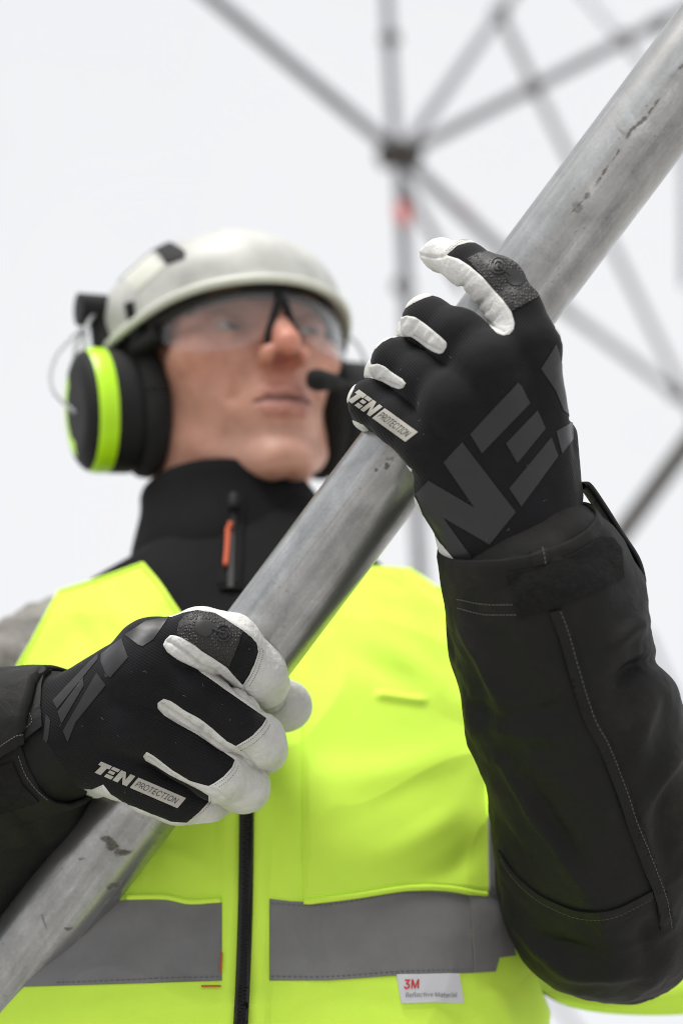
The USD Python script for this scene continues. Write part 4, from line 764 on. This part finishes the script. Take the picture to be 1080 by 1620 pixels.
# ------------------------------------------------------------------ head
HC = cp(357, 590, 1100); psi, phi = math.radians(27), math.radians(20)
HF = np.array([math.sin(psi) * math.cos(phi), math.sin(phi), math.cos(psi) * math.cos(phi)])
HU = np.array([-math.sin(psi) * math.sin(phi), math.cos(phi), -math.cos(psi) * math.sin(phi)])
HL = np.array([math.cos(psi), 0, -math.sin(psi)])
HR = np.stack([HL, HU, HF], 1)                                 # head frame (x to the wearer's left, y up, z out of the face; mm) -> camera frame
def H(p): return HC + np.asarray(p, float) @ HR.T
def Hinv(p): return (np.asarray(p, float) - HC) @ HR
neck0 = Hinv(W2C(np.array([[-0.083, 0.945, 1.47]])))[0]
def mir(p): q = p.copy(); q[:, 0] = np.abs(q[:, 0]); return q
def head_sdf(p):
    q = mir(p)
    d = ell(p, (0, 34, -8), (75, 54, 97))
    d = smin(d, ell(p, (0, -14, 34), (63, 74, 57)), 18)
    d = smin(d, chain(q, [((56, -20, 8), 16), ((51, -60, 12), 17), ((36, -83, 42), 14), ((12, -104, 75), 13)], 10), 18)     # jaw
    d = smin(d, ell(p, (0, -102, 80), (19, 14, 14.5)), 10)                                                       # chin
    d = smin(d, ell(p, (0, -60, 62), (40, 36, 33)), 14)                                                         # mouth barrel
    d = smin(d, ell(q, (45, -16, 58), (22, 17, 22)), 12)                                                        # cheekbones
    d = smin(d, chain(q, [((0, 20, 84), 12), ((26, 23, 80), 11), ((48, 16, 61), 11)], 6), 9)                     # brow
    d = smax(d, -ell(q, (32, -2, 92), (17, 11, 17)), 9)                                                          # eye sockets
    d = smin(d, ball(q, (32, -3, 74), 14.2), 3)                                                                 # lids
    d = smax(d, -ell(q, (32, -4.8, 90), (13, 2.2, 8)), 1.5)
    d = smin(d, chain(p, [((0, 12, 87), 8), ((0, -10, 99), 9), ((0, -28, 111), 9.8)], 6), 7)                   # nose
    d = smin(d, ell(q, (13, -33, 99), (7, 7.5, 10.5)), 5)
    d = smax(d, -ell(q, (7.2, -42, 105), (4.4, 6, 7.5)), 2)                                                     # nostrils
    d = smin(d, chain(q, [((0, -57, 95.5), 5.0), ((11, -58, 92), 4.6), ((25, -64, 80), 1.6)], 3), 4)             # lips
    d = smin(d, chain(q, [((0, -71, 93.5), 6.0), ((12, -70, 90), 5.2), ((24, -65, 80), 1.6)], 3), 4)
    d = smax(d, -chain(q, [((0, -64.2, 99), 1.5), ((13, -63.6, 95.5), 1.4), ((27, -65.0, 81.5), 0.8)], 2), 1.6)
    d = smax(d, -chain(q, [((16, -26, 97), 2), ((27, -42, 86), 2.4), ((32, -56, 78), 1.5)], 2), 9)                 # folds beside the nose
    d = smin(d, ell(q, (77, -4, -8), (9, 31, 18)), 4)                                                           # ears
    d = smin(d, cone(p, (0, -50, -18), neck0, 56, 60), 16)
    d = smin(d, cone(q, (58, -40, 0), neck0 + np.array([10, 0, 25]), 14, 16), 14)
    return d
V, F = surface_nets(head_sdf, np.minimum(np.array([-100, -150, -130]), neck0 - 75), np.array([100, 140, 135]), 1.9); V = relax(V, F, 2); F = outward(V, F)
base = np.array([0.55, 0.28, 0.198]); tint = np.tile(base, (len(V), 1)); q = mir(V)
def blush(c, r, col, a):
    global tint
    w = a * np.exp(-(((q - np.array(c)) / np.array(r)) ** 2).sum(1)); tint = tint * (1 - w[:, None]) + np.array(col) * w[:, None]
blush((0, -29, 108), (21, 20, 22), (0.56, 0.20, 0.15), 0.7); blush((44, -18, 68), (24, 20, 26), (0.60, 0.27, 0.20), 0.6); blush((0, -95, 80), (60, 24, 60), (0.54, 0.33, 0.26), 0.5)
lip = np.minimum(chain(q, [((0, -57, 95.5), 5.0), ((11, -58, 92), 4.6), ((25, -64, 80), 2.6)], 3), chain(q, [((0, -71, 93.5), 6.0), ((12, -70, 90), 5.2), ((24, -65, 80), 2.6)], 3))
w = np.clip((1.8 - lip) / 1.5, 0, 1)[:, None] * 0.8; tint = tint * (1 - w) + np.array([0.46, 0.20, 0.165]) * w
ml = chain(q, [((0, -64.2, 97), 1.0), ((13, -63.8, 93.5), 1.0), ((26, -65.2, 80.5), 0.8)], 2); w = np.clip((2.6 - ml) / 1.6, 0, 1)[:, None] * 0.85; tint = tint * (1 - w) + np.array([0.13, 0.05, 0.042]) * w
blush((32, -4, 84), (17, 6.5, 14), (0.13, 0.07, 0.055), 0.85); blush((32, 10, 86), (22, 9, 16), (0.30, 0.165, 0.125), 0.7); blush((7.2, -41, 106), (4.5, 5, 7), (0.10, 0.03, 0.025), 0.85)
for c_, r_ in (((24, -44, 90), (3, 14, 8)), ((52, -2, 68), (10, 4, 12)), ((0, -82, 92), (16, 3, 8))): blush(c_, r_, (0.40, 0.19, 0.135), 0.6)
stub = np.exp(-(((q - np.array([0, -90, 60])) / np.array([58, 30, 50])) ** 2).sum(1)) * (0.5 + 0.5 * meshkit.noise(V * 0.5, 5)); tint = tint * (1 - 0.16 * stub[:, None])
body = emit(person, 'body', (H(V), F), 'skin', True, attr={'tint': tint}, label='weathered fair skin of face and neck')
for s in (-1, 1):
    m = trimesh.creation.icosphere(4, 12.6); v = np.asarray(m.vertices) + np.array([s * 32, -3.2, 74.5]); dirn = nrm(np.array([0.35, 0.1, 1.0])); val = 0.88 - nrm(v - np.array([s * 32, -3.2, 74.5])) @ dirn
    (a1, f1), (a2, f2) = split(v, np.asarray(m.faces), val)
    emit(body, 'eye', (H(a1), f1), 'eye_white', True); emit(body, 'iris', (H(a2), f2), 'iris', True)
    L = spline([(s * 14, 15, 96), (s * 30, 21, 92), (s * 46, 18, 79), (s * 54, 12, 67)], 8); emit(body, 'eyebrow', tube(H(L), [2.4 + 1.6 * math.sin(math.pi * (k + 3) / (len(L) + 5)) for k in range(len(L))], 8), 'brow_hair', True)
# short hair under the helmet's edge
def hair_sdf(p): return smax(ell(p, (0, 30, -12), (79, 56, 99)), np.maximum(p[:, 2] - 52 + 0.9 * np.minimum(p[:, 1], 0) * 0.5, -(p[:, 1] + 60 - np.maximum(p[:, 2], -50) * 0.6)), 4)
V, F = surface_nets(hair_sdf, (-100, -80, -130), (100, 140, 90), 3.0); emit(person, 'hair', (H(V), outward(V, F)), 'brow_hair', True)

# ------------------------------------------------------------------ helmet with ear defenders
hat = thing('safety_helmet', C2W(H([(0, 30, 0)]))[0], 'scuffed white safety helmet on the worker with black and yellow ear defenders', 'helmet')
na, nb = 300, 90
al = np.arange(na) / na * 2 * np.pi; CA = np.array([0, 38, -6])
def shell(off, nb=nb):
    rows = []
    ar, br, cr = 95 + off, 60 + off, 115 + off
    for t in np.linspace(0, 1, nb):
        zdir = np.cos(al); rim_y = -19 - 8 * np.clip(-zdir, 0, 1) - 4 * np.exp(-((np.abs(np.sin(al)) - 1) / 0.25) ** 2) - 1.0 * np.clip(zdir, 0, 1) ** 2
        b0 = np.arcsin(np.clip(rim_y / br, -0.9, 0.9)); be = b0 + (np.pi / 2 - b0) * t
        x, y, z = ar * np.sin(al) * np.cos(be), br * np.sin(be), cr * zdir * np.cos(be)
        flare = 7.0 * np.exp(-t / 0.035) + 9 * np.exp(-t / 0.07) * np.clip(zdir, 0, 1) ** 3
        n_ = nrm(np.stack([x / ar ** 2, 0 * y, z / cr ** 2], 1) + 1e-12); ridge = 3.2 / (1 + np.exp((np.abs(x) - 26) / 2.0)) * np.clip((y - 30) / 20, 0, 1) + 2.0 / (1 + np.exp((np.abs(np.abs(x) - 58) - 9) / 1.6)) * np.clip((y - 25) / 15, 0, 1)
        n3 = nrm(np.stack([x / ar ** 2, y / br ** 2, z / cr ** 2], 1))
        rows.append(np.stack([x, y, z], 1) + n_ * flare[:, None] + n3 * ridge[:, None] + CA)
    return np.vstack(rows)
Vo, Vi = shell(0), shell(-4.5)
F1 = grid_faces(nb, na, True); F2 = F1[:, ::-1] + len(Vo); i = np.arange(na); i2 = (i + 1) % na
Fr = np.vstack([np.stack([i2, i, len(Vo) + i], 1), np.stack([i2, len(Vo) + i, len(Vo) + i2], 1)])
F1 = outward(Vo, F1); F2 = F1[:, ::-1] + len(Vo)
emit(hat, 'shell', (H(np.vstack([Vo, Vi])), np.vstack([F1, F2, Fr])), 'helmet_white', 50)
P = Vo[:na]; emit(hat, 'rim', tube(H(np.vstack([P, P[:1]])), 3.4, 10, False), 'helmet_rim', True)
Vl = shell(-9, 50); emit(hat, 'lining', (H(Vl), outward(Vl, grid_faces(50, na, True))[:, ::-1]), 'helmet_lining', True)
# headband inside
th = np.linspace(0, 2 * np.pi, 80); hb = np.vstack([np.c_[(84) * np.sin(th), np.full(80, y) + 5 * np.cos(th), 108 * np.cos(th) - 6] for y in (6, 20, 36, 50)]); fh = grid_faces(4, 80, True)
emit(hat, 'headband', (H(hb), fh), 'helmet_lining', True)
castH = Caster(H(Vo), F1)
emit(hat, 'vent', decal(castH, [(234, 386), (262, 378), (293, 398), (292, 408), (264, 418), (252, 402)], 1.2, 6), 'black_plastic', 30)
emit(hat, 'decal', decal(castH, [(196, 440), (238, 405), (262, 420), (215, 462)], 0.5, 6), 'helmet_rim', 30)
emit(hat, 'groove', decal(castH, spline([(183, 440), (195, 418), (215, 400), (236, 386), (240, 391), (220, 406), (201, 424), (190, 444)], 3, True), 0.6, 6), 'grey_plastic', 30)
def capsule(a, b, r): return tube(np.array([a, np.asarray(a) + 0.02 * (np.asarray(b) - a), np.asarray(b) - 0.02 * (np.asarray(b) - a), b], float), [r * 0.7, r, r, r * 0.7], 20)
k0 = H([(-90, 48, -2)])[0]; outv = -HL
emit(hat, 'lamp_clip', capsule(k0, k0 + outv * 22, 12.5), 'black_plastic', 30); emit(hat, 'lamp_clip', capsule(H([(90, 48, -2)])[0], H([(112, 48, -2)])[0], 12.5), 'black_plastic', 30)
for s in (-1, 1):
    cc = np.array([s * 99.0, -36, 2])
    def cup(p): q = (p - cc) / np.array([1, 1.32, 1.0]); a = np.abs(q[:, 0]) - 25; r = np.hypot(q[:, 1], q[:, 2]) - 36; w = np.stack([a + 14, r + 14], 1); return np.linalg.norm(np.maximum(w, 0), axis=1) + np.minimum(w.max(1), 0) - 14
    V, F = surface_nets(cup, cc - [34, 60, 48], cc + [34, 60, 48], 1.4); V = relax(V, F, 2); F = outward(V, F); ax = np.abs(V[:, 0])
    rho = np.hypot((V[:, 1] - cc[1]) / 1.28, V[:, 2] - cc[2]); strip = np.maximum(np.minimum(ax - 102, 116 - ax), np.minimum(np.minimum(ax - 120, -(V[:, 2] - cc[2]) - 8), np.minimum(rho - 19, 27 - rho))) if s < 0 else np.minimum(ax - 102, 104 - ax) - 10 + 0 * rho
    (a1, f1), (a2, f2) = split(V, F, strip) if s < 0 else ((None, None), (V, F))
    ear = emit(hat, 'ear_defender', (H(a2), f2), 'black_plastic', True)
    if s < 0: emit(ear, 'yellow_stripe', (H(a1), f1), 'neon_plastic', True)
    th = np.linspace(0, 2 * np.pi, 49); cush = np.c_[np.full(49, s * 72.0), cc[1] + 40 * np.sin(th), cc[2] + 30 * np.cos(th)]; emit(ear, 'cushion', tube(H(cush), 11, 12, False), 'black_foam', True)
    for z_ in (-12, 14): emit(ear, 'arm', tube(H(spline([(s * 98, 46, z_ * 0.5 - 6), (s * 112, 25, z_), (s * 117, -5, z_ * 1.1), (s * 116, -30, z_ * 0.6)], 8)), 1.6, 8), 'clear_wire', True)
    emit(ear, 'hinge_block', capsule(H([(s * 92, 14, -4)])[0], H([(s * 92, 40, -4)])[0], 11), 'black_plastic', 30)
    emit(hat, 'side_strap', tube(H(spline([(s * 84, 34, 40), (s * 79, 8, 32), (s * 75, -18, 20), (s * 72, -38, 4)], 8)), 6.5, 8), 'black_plastic', True)
emit(hat, 'cable', tube(H(spline([(-104, 42, -20), (-128, 15, -16), (-136, -15, -8), (-124, -40, 4)], 10)), 1.4, 8), 'clear_wire', True)
emit(hat, 'microphone', tube(H(spline([(12, -57, 113), (16, -56.5, 112), (24, -56, 110), (34, -55, 107), (40, -55, 104)], 4)), np.interp(np.linspace(0, 1, 17), [0, 0.12, 0.35, 0.7, 1], [2.5, 7, 8.2, 6, 2.6]), 16), 'black_foam', True)
emit(hat, 'microphone_boom', tube(H(spline([(38, -55, 105), (62, -52, 92), (84, -44, 60), (92, -36, 20)], 8)), 2.4, 8), 'black_plastic', True)

# ------------------------------------------------------------------ safety glasses
gl = thing('safety_glasses', C2W(H([(0, 5, 90)]))[0], 'clear wraparound safety glasses with a black nose piece on the worker', 'glasses')
ph = np.linspace(-1.12, 1.12, 150); tt = np.linspace(0, 1, 40)
def lens(off):
    rows = []
    for t in tt:
        lo_ = -29 + 26 * np.exp(-(ph / 0.20) ** 2) + 22 * (np.abs(ph) / 1.12) ** 5; hi = 11 - 8 * (np.abs(ph) / 1.12) ** 3; y = lo_ + (hi - lo_) * t
        R = 84 + off; rows.append(np.stack([R * np.sin(ph) * 0.96, y, 16 + (R + 10) * np.cos(ph) ** 0.9 + 0.06 * (y - 5)], 1))
    return np.vstack(rows)
La, Lb = lens(0), lens(-2.0); F = grid_faces(40, 150, False); nrow = len(La)
bd = np.r_[np.arange(150), np.arange(1, 40) * 150 + 149, 39 * 150 + np.arange(148, -1, -1), np.arange(38, 0, -1) * 150]; b2 = np.roll(bd, -1)
m = trimesh.Trimesh(np.vstack([La, Lb]), np.vstack([F, F[:, ::-1] + nrow, np.stack([bd, nrow + bd, b2], 1), np.stack([b2, nrow + bd, nrow + b2], 1)]), process=False)
m.fix_normals(); emit(gl, 'lens', (H(np.asarray(m.vertices)), np.asarray(m.faces)), 'clear_lens', 40)
emit(gl, 'nose_piece', tube(H(spline([(-13, -28, 103), (-9, -14, 106), (-4, -1, 110), (0, 7, 111), (4, -1, 110), (9, -14, 106), (13, -28, 103)], 5)), 3.0, 8), 'black_plastic', True)
emit(gl, 'nose_piece', tube(H(spline([(0, 6, 111), (0, 9, 111.2), (0, 12, 111)], 4)), 3.4, 8), 'black_plastic', True)
for s in (-1, 1):
    emit(gl, 'temple_arm', tube(H(spline([(s * 72, 2, 54), (s * 79, 1, 38), (s * 83, 0, 5), (s * 82, -3, -30)], 6)), [5.5] * 5 + [4.5] * 14, 10), 'black_plastic', True)
    emit(gl, 'hinge', capsule(H([(s * 71, 2, 56)])[0], H([(s * 80, 1, 30)])[0], 7.5), 'black_plastic', 30)

# ------------------------------------------------------------------ scaffold behind
sc = thing('scaffold_tower', (0.3, 3.6, 0.0), 'blurred grey tube scaffold with crossing braces against the white sky', 'scaffold')
def pole(a, b, r=24.15, m='scaffold_steel', ext=(0, 0), name='tube', label=None):
    A, B = cp(a[0], a[1], a[2] * 1.22), cp(b[0], b[1], b[2] * 1.22); d = B - A; A, B = A - d * ext[0], B + d * ext[1]
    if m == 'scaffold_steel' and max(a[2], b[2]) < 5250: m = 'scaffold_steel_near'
    emit(sc, name, tube(np.array([A, A * 0.5 + B * 0.5, B]), r, 20), m, True, label=label); return A, B
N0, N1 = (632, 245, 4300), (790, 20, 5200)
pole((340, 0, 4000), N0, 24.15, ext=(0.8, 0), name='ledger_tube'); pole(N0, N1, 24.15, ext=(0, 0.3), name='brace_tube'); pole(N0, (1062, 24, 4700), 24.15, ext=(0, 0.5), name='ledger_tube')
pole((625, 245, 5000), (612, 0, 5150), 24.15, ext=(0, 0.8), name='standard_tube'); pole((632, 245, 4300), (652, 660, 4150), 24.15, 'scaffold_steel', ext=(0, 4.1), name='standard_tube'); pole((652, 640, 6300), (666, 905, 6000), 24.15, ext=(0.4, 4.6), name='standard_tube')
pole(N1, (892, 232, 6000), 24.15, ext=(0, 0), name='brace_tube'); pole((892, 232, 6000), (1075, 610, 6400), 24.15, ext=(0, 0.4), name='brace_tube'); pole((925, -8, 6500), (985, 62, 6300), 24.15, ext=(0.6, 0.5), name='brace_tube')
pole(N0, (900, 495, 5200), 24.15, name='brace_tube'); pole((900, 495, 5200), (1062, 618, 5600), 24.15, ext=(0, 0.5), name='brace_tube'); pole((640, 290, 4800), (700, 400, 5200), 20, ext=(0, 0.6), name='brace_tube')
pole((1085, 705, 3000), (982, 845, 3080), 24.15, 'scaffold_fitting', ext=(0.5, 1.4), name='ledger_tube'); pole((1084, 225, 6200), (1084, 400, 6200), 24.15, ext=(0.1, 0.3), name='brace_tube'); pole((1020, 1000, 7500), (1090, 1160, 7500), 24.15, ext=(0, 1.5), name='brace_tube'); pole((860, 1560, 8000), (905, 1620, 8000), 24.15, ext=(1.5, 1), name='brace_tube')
for (u, v, d) in (N0, (612 + 5, 60, 5100), (638, 452, 4250), (840, 140, 4500), (985, 62, 4640), (790, 20, 5200), (1040, 38, 4690), (1070, 624, 5620)):
    big = 1.6 if (u, v) == (632, 245) else 1.0; d = d * 1.22; c = cp(u, v, d); up = nrm(cp(u, v - 40, d) - c)
    f = emit(sc, 'coupler', tube(np.array([c - up * 26 * big, c - up * 20 * big, c + up * 20 * big, c + up * 26 * big]), np.array([30, 36, 36, 30]) * (1.0 if big == 1 else 1.25), 14), 'scaffold_fitting', 30)
    emit(f, 'rosette', tube(np.array([c - up * 5, c + up * 5]), 58 * (1.0 if big > 1 else 0.75), 16), 'scaffold_fitting', 30)
    if big > 1:
        for k in range(8):
            t_ = k * math.pi / 4; w_ = np.array([math.cos(t_), 0.25 * math.sin(t_), math.sin(t_)]); emit(f, 'wedge_head', tube(np.array([c + w_ * 30, c + w_ * 85]), [30, 24], 10), 'scaffold_fitting', 30)
emit(sc, 'red_mark', tube(np.array([cp(634, 326, 5190), cp(640, 352, 5170)]), 27, 16), 'red_paint', True); emit(sc, 'red_mark', tube(np.array([cp(722, 327, 5612), cp(742, 345, 5697)]), 25.5, 16), 'red_paint', True)
